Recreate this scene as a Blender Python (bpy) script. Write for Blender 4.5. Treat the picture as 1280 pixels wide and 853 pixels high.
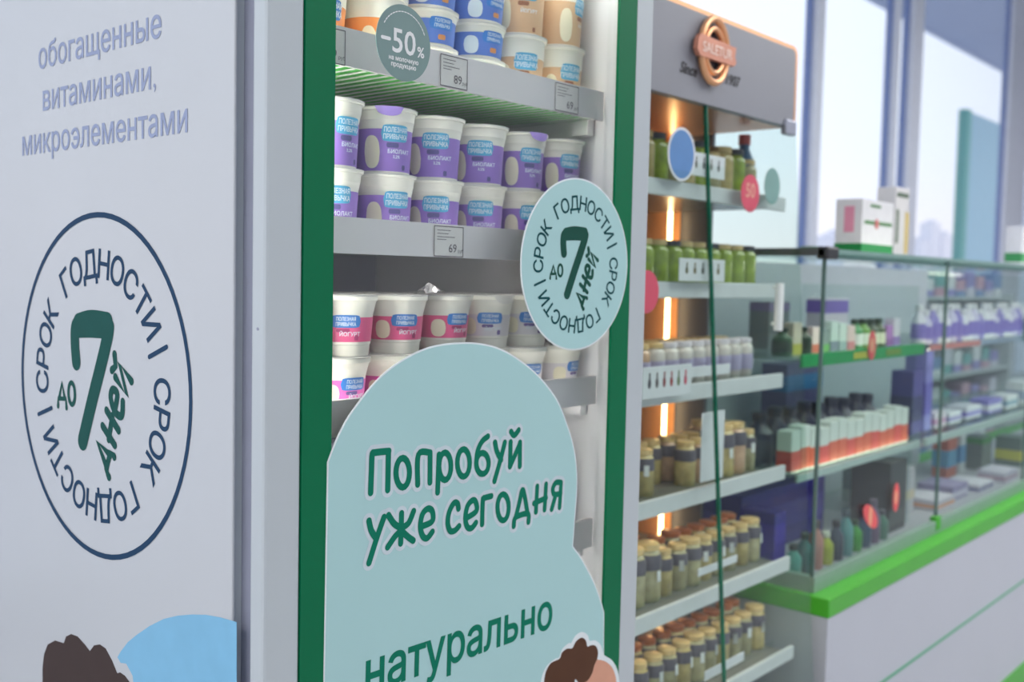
import bpy, bmesh, math, random
from mathutils import Vector, Matrix
from mathutils.geometry import delaunay_2d_cdt
random.seed(7)
SC = bpy.context.scene
for o in list(bpy.data.objects):
    bpy.data.objects.remove(o)
COL = SC.collection

# ------------------------------------------------------------------ camera
FPX, PITCH, ROLL, YAW = 1290.64, 0.0615974, 0.0214557, 0.8513966
CAM = Vector((-0.63538, -0.89698, 1.5))
_cy, _sy = math.cos(YAW), math.sin(YAW)
FW = Vector((_sy*math.cos(PITCH), _cy*math.cos(PITCH), -math.sin(PITCH)))
_r = Vector((_cy, -_sy, 0)); _u = _r.cross(FW)
RT = _r*math.cos(ROLL) + _u*math.sin(ROLL); UP = RT.cross(FW)
cam = bpy.data.cameras.new('camera'); cam_o = bpy.data.objects.new('camera', cam); COL.objects.link(cam_o)
cam.sensor_width = 36; cam.lens = 36*FPX/1280; cam.clip_start = .05; cam.clip_end = 600
cam_o.matrix_world = Matrix(((RT.x, UP.x, -FW.x, CAM.x), (RT.y, UP.y, -FW.y, CAM.y), (RT.z, UP.z, -FW.z, CAM.z), (0, 0, 0, 1)))
cam.dof.use_dof = True; cam.dof.focus_distance = 1.2; cam.dof.aperture_fstop = 4.2
SC.camera = cam_o

# ------------------------------------------------------------------ world, exposure
def lin(c):
    return tuple(((v/255)/12.92 if v/255 <= .04045 else ((v/255+.055)/1.055)**2.4) for v in c)
w = bpy.data.worlds.new('sky'); SC.world = w; w.use_nodes = True
nt = w.node_tree; nt.nodes.clear()
out = nt.nodes.new('ShaderNodeOutputWorld'); bg = nt.nodes.new('ShaderNodeBackground')
tc = nt.nodes.new('ShaderNodeTexCoord'); sp = nt.nodes.new('ShaderNodeSeparateXYZ'); rp = nt.nodes.new('ShaderNodeValToRGB')
nt.links.new(tc.outputs['Generated'], sp.inputs[0]); nt.links.new(sp.outputs['Z'], rp.inputs[0])
nt.links.new(rp.outputs[0], bg.inputs[0]); nt.links.new(bg.outputs[0], out.inputs[0])
e = rp.color_ramp.elements
e[0].position = 0.0; e[0].color = (*lin((250, 242, 243)), 1)
e[1].position = 0.5; e[1].color = (*lin((230, 239, 252)), 1)
k = e.new(0.12); k.color = (*lin((240, 246, 255)), 1)
bg.inputs[1].default_value = 1.45
SC.view_settings.view_transform = 'Standard'; SC.view_settings.look = 'None'
SC.view_settings.exposure = 0.0; SC.view_settings.gamma = 1.0; SC.view_settings.use_curve_mapping = False
SC.cycles.max_bounces = 10; SC.cycles.transparent_max_bounces = 24
SC.cycles.sample_clamp_indirect = 6

# unseen area lights added under the ceiling to light the fronts
def area(name, loc, rot, sx, sy, power, col=(1, 1, 1)):
    l = bpy.data.lights.new(name, 'AREA'); l.shape = 'RECTANGLE'; l.size = sx; l.size_y = sy; l.energy = power; l.color = col
    o = bpy.data.objects.new(name, l); COL.objects.link(o); o.location = loc; o.rotation_euler = rot
    return o
CEIL = 4.4; LH = 3.5
area('ceiling_fill_light', (-3.0, -.8, LH-.02), (0, 0, 0), 2.2, 3.4, 105, (1, .985, .97))
area('ceiling_fill_light', (2.6, -1.6, LH-.02), (0, 0, 0), 3.0, 2.4, 60, (1, .985, .97))
area('ceiling_fill_light', (6.0, -1.5, LH-.02), (0, 0, 0), 3.0, 2.4, 80, (1, .985, .97))

# ------------------------------------------------------------------ helpers
def ray(x, y):
    return FW*FPX + RT*(x-640) - UP*(y-426.5)
def A(x, y, Y=0.0):                     # pixel -> point on the plane y = Y
    d = ray(x, y); return CAM + d*((Y-CAM.y)/d.y)
def AX(x, y, X=0.0):                    # pixel -> point on the plane x = X
    d = ray(x, y); return CAM + d*((X-CAM.x)/d.x)

MATS = {}
def mat(name, c, rough=.5, metal=0., noise=.03, emit=None, estr=1., spec=.5, scale=30, coat=0., bump=0.):
    if name in MATS: return MATS[name]
    m = bpy.data.materials.new(name); m.use_nodes = True; t = m.node_tree; b = t.nodes['Principled BSDF']
    c = lin(c)
    b.inputs['Roughness'].default_value = rough; b.inputs['Metallic'].default_value = metal
    b.inputs['Specular IOR Level'].default_value = spec; b.inputs['Coat Weight'].default_value = coat
    tcn = t.nodes.new('ShaderNodeTexCoord'); n = t.nodes.new('ShaderNodeTexNoise'); n.inputs['Scale'].default_value = scale
    t.links.new(tcn.outputs['Object'], n.inputs['Vector'])
    r = t.nodes.new('ShaderNodeValToRGB'); t.links.new(n.outputs['Fac'], r.inputs[0])
    r.color_ramp.elements[0].position = .3; r.color_ramp.elements[1].position = .7
    r.color_ramp.elements[0].color = (*[v*(1-noise) for v in c], 1); r.color_ramp.elements[1].color = (*[min(1, v*(1+noise)) for v in c], 1)
    t.links.new(r.outputs[0], b.inputs['Base Color'])
    if bump:
        bn = t.nodes.new('ShaderNodeBump'); bn.inputs['Strength'].default_value = bump; bn.inputs['Distance'].default_value = .002
        t.links.new(n.outputs['Fac'], bn.inputs['Height']); t.links.new(bn.outputs[0], b.inputs['Normal'])
    if emit:
        b.inputs['Emission Color'].default_value = (*lin(emit), 1); b.inputs['Emission Strength'].default_value = estr
    MATS[name] = m; return m
def glass(name, tint=(245, 250, 248), ior=1.45, rough=0., gain=1.0):
    if name in MATS: return MATS[name]
    m = bpy.data.materials.new(name); m.use_nodes = True; t = m.node_tree; t.nodes.clear()
    o = t.nodes.new('ShaderNodeOutputMaterial'); mx = t.nodes.new('ShaderNodeMixShader'); tr = t.nodes.new('ShaderNodeBsdfTransparent')
    g = t.nodes.new('ShaderNodeBsdfGlossy'); f = t.nodes.new('ShaderNodeFresnel'); gm = t.nodes.new('ShaderNodeNewGeometry'); mi = t.nodes.new('ShaderNodeMapRange'); mi.inputs['To Min'].default_value = ior; mi.inputs['To Max'].default_value = 1/ior
    t.links.new(gm.outputs['Backfacing'], mi.inputs['Value']); t.links.new(mi.outputs[0], f.inputs[0])
    mu = t.nodes.new('ShaderNodeMath'); mu.operation = 'MULTIPLY'; mu.inputs[1].default_value = gain
    tr.inputs[0].default_value = (*lin(tint), 1); g.inputs['Roughness'].default_value = rough
    t.links.new(f.outputs[0], mu.inputs[0]); t.links.new(mu.outputs[0], mx.inputs[0])
    t.links.new(tr.outputs[0], mx.inputs[1]); t.links.new(g.outputs[0], mx.inputs[2]); t.links.new(mx.outputs[0], o.inputs[0])
    MATS[name] = m; return m

def thing(name, label, cat, loc=(0, 0, 0), group=None, rz=0.):
    o = bpy.data.objects.new(name, None); COL.objects.link(o); o.empty_display_size = .05
    o.location = loc; o.rotation_euler = (0, 0, rz); tag(o, label, cat, group); return o
def tag(o, label=None, cat=None, group=None, kind=None):
    if label: o['label'] = label
    if cat: o['category'] = cat
    if group: o['group'] = group
    if kind: o['kind'] = kind
    return o
def link(name, me, m, parent=None, loc=None, label=None):
    if m is not None and not me.materials: me.materials.append(m)
    o = bpy.data.objects.new(name, me); COL.objects.link(o)
    if parent is not None: o.parent = parent
    if loc is not None: o.location = loc
    if label: o['label'] = label
    return o
def copy_tree(o, parent=None):
    c = o.copy(); COL.objects.link(c)
    if parent is not None: c.parent = parent
    for ch in o.children: copy_tree(ch, c)
    return c

def winding_fill(loops):
    vs = []; es = []
    for l in loops:
        n = len(vs); vs += [Vector(p) for p in l]; es += [(n+i, n+(i+1) % len(l)) for i in range(len(l))]
    if not vs: return [], []
    r = delaunay_2d_cdt(vs, es, [], 0, 1e-6); V = [tuple(v) for v in r[0]]
    def wind(x, y):
        w_ = 0
        for a, b in es:
            a, b = vs[a], vs[b]
            if (a.y > y) != (b.y > y) and x < (b.x-a.x)*(y-a.y)/(b.y-a.y)+a.x: w_ += 1 if b.y > a.y else -1
        return w_
    out_ = []
    for f in r[2]:
        if wind(sum(V[i][0] for i in f)/len(f), sum(V[i][1] for i in f)/len(f)) != 0: out_.append(tuple(f))
    return V, out_
def union2d(polys):
    vs = []; fs = []
    for p in polys:
        a = sum(p[i][0]*p[(i+1) % len(p)][1]-p[(i+1) % len(p)][0]*p[i][1] for i in range(len(p)))
        if abs(a) < 1e-12: continue
        q = p if a > 0 else p[::-1]; n = len(vs); vs += [Vector((x[0], x[1])) for x in q]; fs.append(list(range(n, n+len(q))))
    if not fs: return [], []
    r = delaunay_2d_cdt(vs, [], fs, 0, 1e-7)
    V = [tuple(v) for v in r[0]]; P = [([vs[i] for i in f], min(vs[i].x for i in f), max(vs[i].x for i in f), min(vs[i].y for i in f), max(vs[i].y for i in f)) for f in fs]
    def inside(x, y):
        for q, xa, xb, ya, yb in P:
            if xa <= x <= xb and ya <= y <= yb:
                c = False; j = q[-1]
                for i in q:
                    if (i.y > y) != (j.y > y) and x < (j.x-i.x)*(y-i.y)/(j.y-i.y)+i.x: c = not c
                    j = i
                if c: return True
        return False
    return V, [tuple(f) for f in r[2] if inside(sum(V[i][0] for i in f)/len(f), sum(V[i][1] for i in f)/len(f))]
class MB:
    """collects geometry in world coordinates; build() shifts it into the parent's frame"""
    def __init__(s): s.v = []; s.f = []; s.flat = []
    def add(s, vs, fs):
        n = len(s.v); s.v += [Vector(p) for p in vs]; s.f += [tuple(i+n for i in f) for f in fs]; return s
    def box(s, a, b, bev=0.):
        x0, x1 = sorted((a[0], b[0])); y0, y1 = sorted((a[1], b[1])); z0, z1 = sorted((a[2], b[2]))
        if bev <= 0:
            return s.add([(x0, y0, z0), (x1, y0, z0), (x1, y1, z0), (x0, y1, z0), (x0, y0, z1), (x1, y0, z1), (x1, y1, z1), (x0, y1, z1)],
                         [(0, 3, 2, 1), (4, 5, 6, 7), (0, 1, 5, 4), (1, 2, 6, 5), (2, 3, 7, 6), (3, 0, 4, 7)])
        bm = bmesh.new(); bmesh.ops.create_cube(bm, size=1)
        for v in bm.verts: v.co = Vector(((x0+x1)/2+v.co.x*(x1-x0), (y0+y1)/2+v.co.y*(y1-y0), (z0+z1)/2+v.co.z*(z1-z0)))
        bmesh.ops.bevel(bm, geom=list(bm.edges), offset=min(bev, (x1-x0)/2.1, (y1-y0)/2.1, (z1-z0)/2.1), segments=2, profile=.5, affect='EDGES')
        bm.verts.index_update(); s.add([v.co.copy() for v in bm.verts], [[v.index for v in f.verts] for f in bm.faces]); bm.free(); return s
    def lathe(s, prof, c=(0, 0, 0), n=28, cap0=True, cap1=True, a0=0., a1=2*math.pi):
        full = abs(a1-a0-2*math.pi) < 1e-6; m = n if full else n+1; vs = []
        for r, z in prof:
            for i in range(m):
                a = a0+(a1-a0)*i/n; vs.append((c[0]+r*math.sin(a), c[1]-r*math.cos(a), c[2]+z))
        fs = []
        for j in range(len(prof)-1):
            for i in range(n):
                i2 = (i+1) % m; fs.append((j*m+i, j*m+i2, (j+1)*m+i2, (j+1)*m+i))
        if full and cap0: fs.append(tuple(range(m-1, -1, -1)))
        if full and cap1: fs.append(tuple(range((len(prof)-1)*m, len(prof)*m)))
        return s.add(vs, fs)
    def tube(s, pts, r, n=8, closed=False):
        pts = [Vector(p) for p in pts]; vs = []; fs = []; k = len(pts)
        for i, p in enumerate(pts):
            if closed: d = pts[(i+1) % k]-pts[i-1]
            else: d = pts[min(i+1, k-1)]-pts[max(i-1, 0)]
            d.normalize(); ax = Vector((0, 1, 0)) if closed else (Vector((0, 0, 1)) if abs(d.z) < .9 else Vector((1, 0, 0)))
            a = d.cross(ax).normalized(); b = d.cross(a)
            for j in range(n):
                t = 2*math.pi*j/n; vs.append(p+a*math.cos(t)*r+b*math.sin(t)*r)
        for i in range(k if closed else k-1):
            i2 = (i+1) % k
            for j in range(n):
                j2 = (j+1) % n; fs.append((i*n+j, i*n+j2, i2*n+j2, i2*n+j))
        if not closed: fs += [tuple(range(n-1, -1, -1)), tuple(range((k-1)*n, k*n))]
        return s.add(vs, fs)
    def plate(s, poly, uv, org, th):
        """flat polygon (2-D list) on the plane frame uv=(u,v,n) standing th proud of org"""
        u, v, n = uv; org = Vector(org); k = len(poly)
        vs = [org+u*p[0]+v*p[1] for p in poly]+[org+u*p[0]+v*p[1]+n*th for p in poly]
        a = sum(poly[i][0]*poly[(i+1) % k][1]-poly[(i+1) % k][0]*poly[i][1] for i in range(k))
        fs = [tuple(range(k, 2*k)) if a > 0 else tuple(range(2*k-1, k-1, -1)), tuple(range(k-1, -1, -1)) if a > 0 else tuple(range(k))]
        for i in range(k):
            j = (i+1) % k; fs.append((i, j, k+j, k+i) if a > 0 else (j, i, k+i, k+j))
        return s.add(vs, fs)
    def stroke(s, pts, wd, uv, org, th, smooth=True):
        """round-capped pen stroke on a plane"""
        P = [Vector((p[0], p[1])) for p in pts]
        if smooth and len(P) > 2:
            Q = []
            for i in range(len(P)-1):
                p0, p1, p2, p3 = P[max(i-1, 0)], P[i], P[i+1], P[min(i+2, len(P)-1)]
                for j in range(6):
                    t = j/6; Q.append(.5*((2*p1)+(-p0+p2)*t+(2*p0-5*p1+4*p2-p3)*t*t+(-p0+3*p1-3*p2+p3)*t**3))
            P = Q+[P[-1]]
        h = wd/2; k = len(P); L = []; R = []
        for i in range(k):
            d = P[min(i+1, k-1)]-P[max(i-1, 0)]
            d = d.normalized() if d.length > 1e-9 else Vector((1, 0)); nn = Vector((-d.y, d.x))
            L.append(P[i]+nn*h); R.append(P[i]-nn*h)
        d0 = (P[1]-P[0]).normalized(); d1 = (P[-1]-P[-2]).normalized()
        def arc(c, d, sgn):
            a0 = math.atan2(d.y, d.x); return [c+Vector((math.cos(a0+t), math.sin(a0+t)))*h for t in [sgn*(math.pi/2-math.pi*q/8) for q in range(1, 8)]]
        for i in range(k-1):
            s.flatpoly([(L[i].x, L[i].y), (R[i].x, R[i].y), (R[i+1].x, R[i+1].y), (L[i+1].x, L[i+1].y)], uv, org, th)
        cap0 = [L[0]]+[P[0]+Vector((math.cos(a), math.sin(a)))*h for a in [math.atan2(d0.y, d0.x)+math.pi/2+math.pi*q/8 for q in range(1, 8)]]+[R[0]]
        cap1 = [R[-1]]+[P[-1]+Vector((math.cos(a), math.sin(a)))*h for a in [math.atan2(d1.y, d1.x)-math.pi/2+math.pi*q/8 for q in range(1, 8)]]+[L[-1]]
        for c in (cap0, cap1): s.flatpoly([(p.x, p.y) for p in c], uv, org, th)
        return s
    def flatpoly(s, poly, uv, org, th):
        s.flat.append((poly, uv, Vector(org), th)); return s
    def resolve(s):
        gr = {}
        for poly, uv, org, th in s.flat: gr.setdefault((id(uv), tuple(org), th), (uv, org, th, []))[3].append(poly)
        s.flat = []
        for uv, org, th, polys in gr.values():
            xs = [p[0] for q in polys for p in q]; ys = [p[1] for q in polys for p in q]; cx, cy = min(xs), min(ys); k = 100.
            vs, fs = union2d([[((p[0]-cx)*k, (p[1]-cy)*k) for p in q] for q in polys]); u, v, n = uv
            s.add([org+u*(p[0]/k+cx)+v*(p[1]/k+cy)+n*th for p in vs], fs)
    def disc(s, c, rx, ry, uv, org, th, n=40):
        return s.plate([(c[0]+rx*math.cos(2*math.pi*i/n), c[1]+ry*math.sin(2*math.pi*i/n)) for i in range(n)], uv, org, th)
    def mesh(s, name, off=(0, 0, 0), smooth=False):
        s.resolve()
        off = Vector(off); me = bpy.data.meshes.new(name); me.from_pydata([tuple(p-off) for p in s.v], [], s.f); me.update()
        if smooth:
            me.polygons.foreach_set('use_smooth', [True]*len(me.polygons))
            try: me.set_sharp_from_angle(angle=math.radians(38))
            except Exception: pass
        return me
    def build(s, name, m, parent=None, smooth=False, label=None):
        off = parent.matrix_world.translation if False else (parent_off(parent) if parent is not None else (0, 0, 0))
        return link(name, s.mesh(name, off, smooth), m, parent, label=label)
def parent_off(p):
    v = Vector((0, 0, 0))
    while p is not None: v += p.location; p = p.parent
    return v

FRONT = (Vector((1, 0, 0)), Vector((0, 0, 1)), Vector((0, -1, 0)))     # plane facing the aisle
SIDE = (Vector((0, -1, 0)), Vector((0, 0, 1)), Vector((-1, 0, 0)))     # left flank of the fridge
Z0 = Vector((0, 0, 0))

_tc = {}
def tmesh(txt, bold=0., shear=0.):
    """lettering in the built-in sans face, one unit high; returns verts, faces, width"""
    k = (txt, bold, shear)
    if k in _tc: return _tc[k]
    c = bpy.data.curves.new('t', 'FONT'); c.body = txt; c.size = 1; c.shear = shear; c.resolution_u = 3; c.fill_mode = 'NONE'
    o = bpy.data.objects.new('t', c); COL.objects.link(o)
    me = bpy.data.meshes.new_from_object(o.evaluated_get(bpy.context.evaluated_depsgraph_get()))
    vs = [(v.co.x, v.co.y) for v in me.vertices]; par = list(range(len(vs)))
    def root(i):
        while par[i] != i: i = par[i]
        return i
    for ed in me.edges: a_, b_ = root(ed.vertices[0]), root(ed.vertices[1]); par[max(a_, b_)] = min(a_, b_)
    loops = {}
    for i in range(len(vs)): loops.setdefault(root(i), []).append(i)
    loops = [l for l in loops.values() if len(l) > 2]
    bpy.data.objects.remove(o); bpy.data.curves.remove(c); bpy.data.meshes.remove(me)
    if bold and loops:
        def sa(l): return sum(vs[l[i-1]][0]*vs[l[i]][1]-vs[l[i]][0]*vs[l[i-1]][1] for i in range(len(l)))
        sg = -1 if sa(max(loops, key=lambda l: abs(sa(l)))) < 0 else 1; nv = list(vs)
        for l in loops:
            k = len(l)
            for q in range(k):
                p = Vector(vs[l[q]]); d0 = p-Vector(vs[l[q-1]]); d1 = Vector(vs[l[(q+1) % k]])-p
                if d0.length < 1e-6 or d1.length < 1e-6: continue
                d0.normalize(); d1.normalize(); n_ = Vector((d0.y+d1.y, -(d0.x+d1.x)))*sg
                if n_.length < 1e-4: continue
                n_.normalize(); m_ = max(.45, n_.dot(Vector((d0.y, -d0.x))*sg)); nv[l[q]] = tuple(p+n_*bold/m_)
        vs = nv
    vs, fs = winding_fill([[(vs[i][0]*10, vs[i][1]*10) for i in l] for l in loops]); vs = [(x/10, y/10) for x, y in vs]
    xs = [v[0] for v in vs] or [0]
    _tc[k] = (vs, fs, min(xs), max(xs)); return _tc[k]
def add_text(mb, txt, uv, org, p0, ang=0., size=.02, bold=.02, eps=.0006, shear=0., sx=1., center=False):
    vs, fs, x0, x1 = tmesh(txt, bold, shear); u, v, n = uv; ca, sa = math.cos(ang), math.sin(ang); org = Vector(org)
    ox = (x0+x1)/2 if center else x0; pts = []
    for x, y in vs:
        a = (x-ox)*size*sx; b = y*size
        pts.append((p0[0]+a*ca-b*sa, p0[1]+a*sa+b*ca))
    mb.add([org+u*p[0]+v*p[1]+n*eps for p in pts], fs); return (x1-x0)*size*sx
def text_between(mb, txt, uv, org, a, b, eps, bold=.02, sy=1., shear=0.):
    """baseline from 2-D a to b"""
    vs, fs, x0, x1 = tmesh(txt, bold, shear); d = (b[0]-a[0], b[1]-a[1]); L = math.hypot(*d); s = L/(x1-x0)
    return add_text(mb, txt, uv, org, a, math.atan2(d[1], d[0]), s*sy, bold, eps, shear, 1/sy)

# ------------------------------------------------------------------ materials
white_pl = mat('white_vinyl_panel', (198, 202, 206), .32, noise=.01, scale=3)
white_fr = mat('white_lacquer', (192, 200, 204), .35, noise=.01, scale=5)
green_st = mat('green_vinyl', (0, 112, 72), .5, spec=.2, noise=.02, scale=8)
gasket = mat('grey_gasket', (150, 154, 172), .5)
liner = mat('white_liner', (228, 226, 230), .45, noise=.02, scale=4)
liner_dk = mat('grey_steel_liner', (150, 150, 168), .45, noise=.15, scale=6)
rail_m = mat('price_rail_plastic', (238, 230, 230), .4, noise=.02, scale=10)
wire_m = mat('white_coated_wire', (205, 205, 208), .4)
refl_green = mat('green_reflection_tint', (104, 212, 98), .7, noise=.12, scale=20)  # green reflection in the door glass, put into a sheet's colour
door_glass = glass('fridge_door_glass', (246, 250, 250), 1.42)
teal_st = mat('pale_teal_sticker', (176, 216, 216), .5, noise=.015, scale=4)
st_edge = mat('sticker_white_edge', (232, 240, 242), .5)
ink_gr = mat('dark_green_ink', (28, 84, 78), .6, spec=.12)
ink_rg = mat('deep_green_ink', (12, 122, 96), .6, spec=.12)
ink_bl = mat('dark_blue_ink', (38, 68, 98), .6, spec=.12)
ink_lt = mat('grey_blue_ink', (146, 158, 190), .5)
brown = mat('brown_print', (92, 62, 46), .6, spec=.12)
brown2 = mat('dark_brown_print', (72, 60, 58), .6, spec=.12)
skin_p = mat('peach_print', (220, 160, 132), .5)
sky_p = mat('light_blue_print', (128, 188, 222), .5)
black_m = mat('black_print', (40, 40, 46), .5)
paper = mat('tag_paper', (236, 228, 224), .6)
alu = mat('brushed_aluminium', (178, 182, 196), .35, .6, noise=.05)

# ------------------------------------------------------------------ setting
def struct(name, mb, m, parent=None): 
    o = mb.build(name, m, parent)
    if parent is None: o['kind'] = 'structure'
    return o
floor_m = mat('pale_floor_tile', (196, 196, 200), .25, noise=.04, scale=2)
wall_m = mat('painted_wall', (214, 216, 222), .8, noise=.02)
ceil_m = mat('ceiling_paint', (226, 228, 232), .9, noise=.02)
YW = 1.75; WT = 4.1
struct('floor', MB().box((-5, -5, -.1), (12, YW+.1, 0)), floor_m)
struct('ceiling', MB().box((-5, -5, CEIL), (12, YW+.1, CEIL+.1)), ceil_m)
struct('wall_rear', MB().box((-5, -5.1, 0), (12, -5, CEIL)), wall_m)
struct('wall_left', MB().box((-5.1, -5, 0), (-5, YW, CEIL)), wall_m)
struct('wall_right', MB().box((12, -5, 0), (12.1, YW, CEIL)), wall_m)
struct('wall_window_parapet', MB().box((-5, YW-.06, 0), (12, YW+.06, .75)), wall_m)
struct('wall_window_lintel', MB().box((-5, YW-.06, WT), (12, YW+.06, CEIL)), wall_m)
mull = mat('window_mullion', (224, 228, 240), .4)
mull_b = mat('window_mullion_blue_gasket', (112, 134, 188), .4)
wglass = glass('window_glass', (250, 252, 255), 1.4)
def xw(px, py=160, Y=YW): return A(px, py, Y).x
edges = [-2.6, -.2, 1.8]
DP = .035
def pp(l, r): return (xw(l, 160, YW+DP), xw(r, 160, YW-DP))
posts = [pp(1003, 1027), pp(1103, 1121), pp(1124, 1150), pp(1250, 1284), (11.6, 11.8)]
prev = 1.9
for i, (a, b) in enumerate([(-2.7, -2.58), (-.3, -.18), (1.7, 1.82)]+posts):
    t = MB().box((a, YW-DP, .75), (b, YW+DP, WT), .004); o = t.build('trim_%d' % (i+1), mull); o['kind'] = 'structure'
    g = MB().box((a-.012, YW-.004, .75), (a-.0005, YW+DP, WT)); link('gasket', g.mesh('gasket', (0, 0, 0)), mull_b, o)
    if i: struct('window_%d' % i, MB().box((prev, YW-.006, .75), (a-.013, YW+.006, WT)), wglass)
    prev = b
sill = MB().box((-5, YW-.22, .73), (12, YW-.06, .76), .004); sl = sill.build('trim_8', white_fr); sl['kind'] = 'structure'
# unseen lamp panels added to go with the area lights
lamp_em = mat('lamp_diffuser', (240, 240, 240), .5, emit=(255, 252, 246), estr=6)
for (x, y, sx, sy, where) in ((-3.0, -.8, 2.6, .3, 'near the fridge'), (2.6, -1.6, 3.0, .3, 'over the aisle'), (6.0, -1.5, 3.0, .3, 'far down the aisle')):
    t = thing('added_ceiling_light', 'unseen long white ceiling light added '+where, 'ceiling light', (x, y, LH))
    for q in (-1, 1): MB().tube([(x+q*sx*.4, y, LH+.06), (x+q*sx*.4, y, CEIL)], .006, 8).build('suspension_rod', white_fr, t)
    MB().box((x-sx/2, y-sy/2, LH), (x+sx/2, y+sy/2, LH+.06), .01).build('housing', white_fr, t)
    MB().box((x-sx/2+.02, y-sy/2+.02, LH-.012), (x+sx/2-.02, y+sy/2-.02, LH)).build('diffuser', lamp_em, t)

# outside
out_m = mat('outdoor_paving', (205, 205, 210), .8)
struct('ground', MB().box((-30, YW+.1, -.6), (90, 120, -.5)), out_m)
t = thing('entrance_canopy', 'blue-grey flat canopy outside the shop windows, upper right', 'canopy', (9, 4.2, 0))
c1 = A(1156, 38, 4.6)
MB().box((-4, 1.9, c1.z+.04), (26, 4.58, c1.z+.35)).build('canopy_slab', mat('canopy_soffit', (150, 166, 196), .7), t)
MB().box((-4, 4.58, c1.z), (26, 4.62, c1.z+.4)).build('fascia', mat('canopy_fascia', (170, 186, 214), .7), t)
for k_ in range(2):
    MB().box((19+k_*5, 4.3, -.5), (19.2+k_*5, 4.5, c1.z+.04)).build('post', mull, t)
t0 = A(1209, 138, 4.0); t1 = A(1247, 330, 4.0)
t = thing('teal_pylon', 'teal and light-blue advertising pylon standing outside the right window', 'sign', ((t0.x+t1.x)/2, 4.2, -.5))
MB().box((t0.x, 4.0, -.5), (t1.x+.35, 4.09, t0.z), .01).build('pylon_body', mat('pale_blue_panel', (150, 196, 214), .5), t)
MB().box((t0.x-.02, 3.98, -.5), (t0.x+.16, 4.11, t0.z+.02), .01).build('pylon_edge', mat('teal_panel', (84, 170, 160), .5), t)
bm_ = mat('hazy_facade', (234, 234, 242), .9); bm_r = mat('hazy_facade_dark', (222, 224, 236), .9)  # haze of distance painted into the facade colours
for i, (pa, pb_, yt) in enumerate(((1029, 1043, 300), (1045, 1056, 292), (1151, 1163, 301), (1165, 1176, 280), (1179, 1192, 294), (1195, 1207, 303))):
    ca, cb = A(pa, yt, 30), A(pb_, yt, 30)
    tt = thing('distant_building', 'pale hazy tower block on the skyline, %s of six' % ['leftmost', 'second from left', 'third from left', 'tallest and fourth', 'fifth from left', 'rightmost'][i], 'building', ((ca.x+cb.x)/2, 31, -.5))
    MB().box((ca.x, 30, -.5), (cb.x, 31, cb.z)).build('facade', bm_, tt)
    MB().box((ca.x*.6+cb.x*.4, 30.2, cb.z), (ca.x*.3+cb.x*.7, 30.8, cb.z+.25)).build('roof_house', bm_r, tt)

# ------------------------------------------------------------------ yogurt fridge
FW_, FH, FD = .70, 2.10, .80
fr = thing('yogurt_fridge', 'white upright fridge with green-framed glass door and printed side panel', 'refrigerator', (.35, .4, 0))
body = MB().box((0, .058, .05), (.022, FD, FH-.02)).box((FW_-.022, .058, .05), (FW_, FD, FH-.02)).box((.022, .60, .05), (FW_-.022, FD, FH-.02)).box((.022, .058, FH-.14), (FW_-.022, .60, FH-.02))
body.box((.022, .058, .05), (FW_-.022, .60, .38)); body.build('cabinet', white_fr, fr)
MB().box((-.004, .052, .06), (0, FD-.005, FH-.03), .0015).build('side_panel', white_pl, fr, label='white printed vinyl side panel')
MB().box((.012, .026, .07), (.0225, .058, FH-.04)).build('door_gasket', gasket, fr)  # gasket grey includes the shade in the gap behind the door
MB().box((.0226, .0262, .07), (.040, .058, FH-.04)).box((.660, .026, .07), (.688, .058, FH-.04)).box((.040, .026, .07), (.660, .058, .16)).box((.040, .026, FH-.13), (.660, .058, FH-.04)).build('inner_frame', liner, fr)
for (x, y) in ((.06, .1), (.64, .1), (.06, .74), (.64, .74)):
    MB().lathe([(.02, 0), (.025, .01), (.02, .05)], (x, y, 0), 12).build('foot', gasket, fr)
# liner
inner = MB().box((FW_-.030, .058, .38), (FW_-.0225, .60, FH-.14)); inner.build('inner_wall', liner, fr)
MB().box((.0225, .058, .38), (.030, .60, FH-.14)).build('inner_wall', liner, fr)
MB().box((.030, .593, .38), (FW_-.030, .5995, FH-.14)).build('back_wall', liner_dk, fr)
# door
door = MB()
fwid = .047; zb, zt = .12, 2.08
door.box((0, 0, zb), (fwid, .026, zt), .004).box((FW_-fwid, 0, zb), (FW_, .026, zt), .004).box((fwid, 0, zb), (FW_-fwid, .026, zb+.06)).box((fwid, 0, zt-.06), (FW_-fwid, .026, zt))
dr = door.build('door_frame', white_fr, fr)
gx0, gx1 = A(382, 10).x, A(796.5, 10).x
gl, gr_ = A(418.8, 100).x, A(772.5, 100).x
MB().box((fwid, .004, zb+.06), (FW_-fwid, .010, zt-.06)).build('door_glass', door_glass, dr)
MB().box((gx0, -.0006, zb+.02), (gl, .004, zt-.02)).build('green_border', green_st, dr, label='green vinyl border strip')
MB().box((gr_, -.0006, zb+.02), (gx1, .004, zt-.02)).build('green_border', green_st, dr, label='green vinyl border strip')
for q0, q1 in ((zb+.02, zb+.08), (zt-.08, zt-.02)): MB().box((gl, -.0006, q0), (gr_, .004, q1)).build('green_border', green_st, dr, label='green vinyl border strip')
c = AX(323, 411.5, 0)
MB().lathe([(.0018, 0), (.0018, .0012)], (0, 0, 0), 10)
MB().tube([(.0005, .013, c.z), (-.0006, .013, c.z)], .0018, 10).build('screw', gasket, dr)
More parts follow.
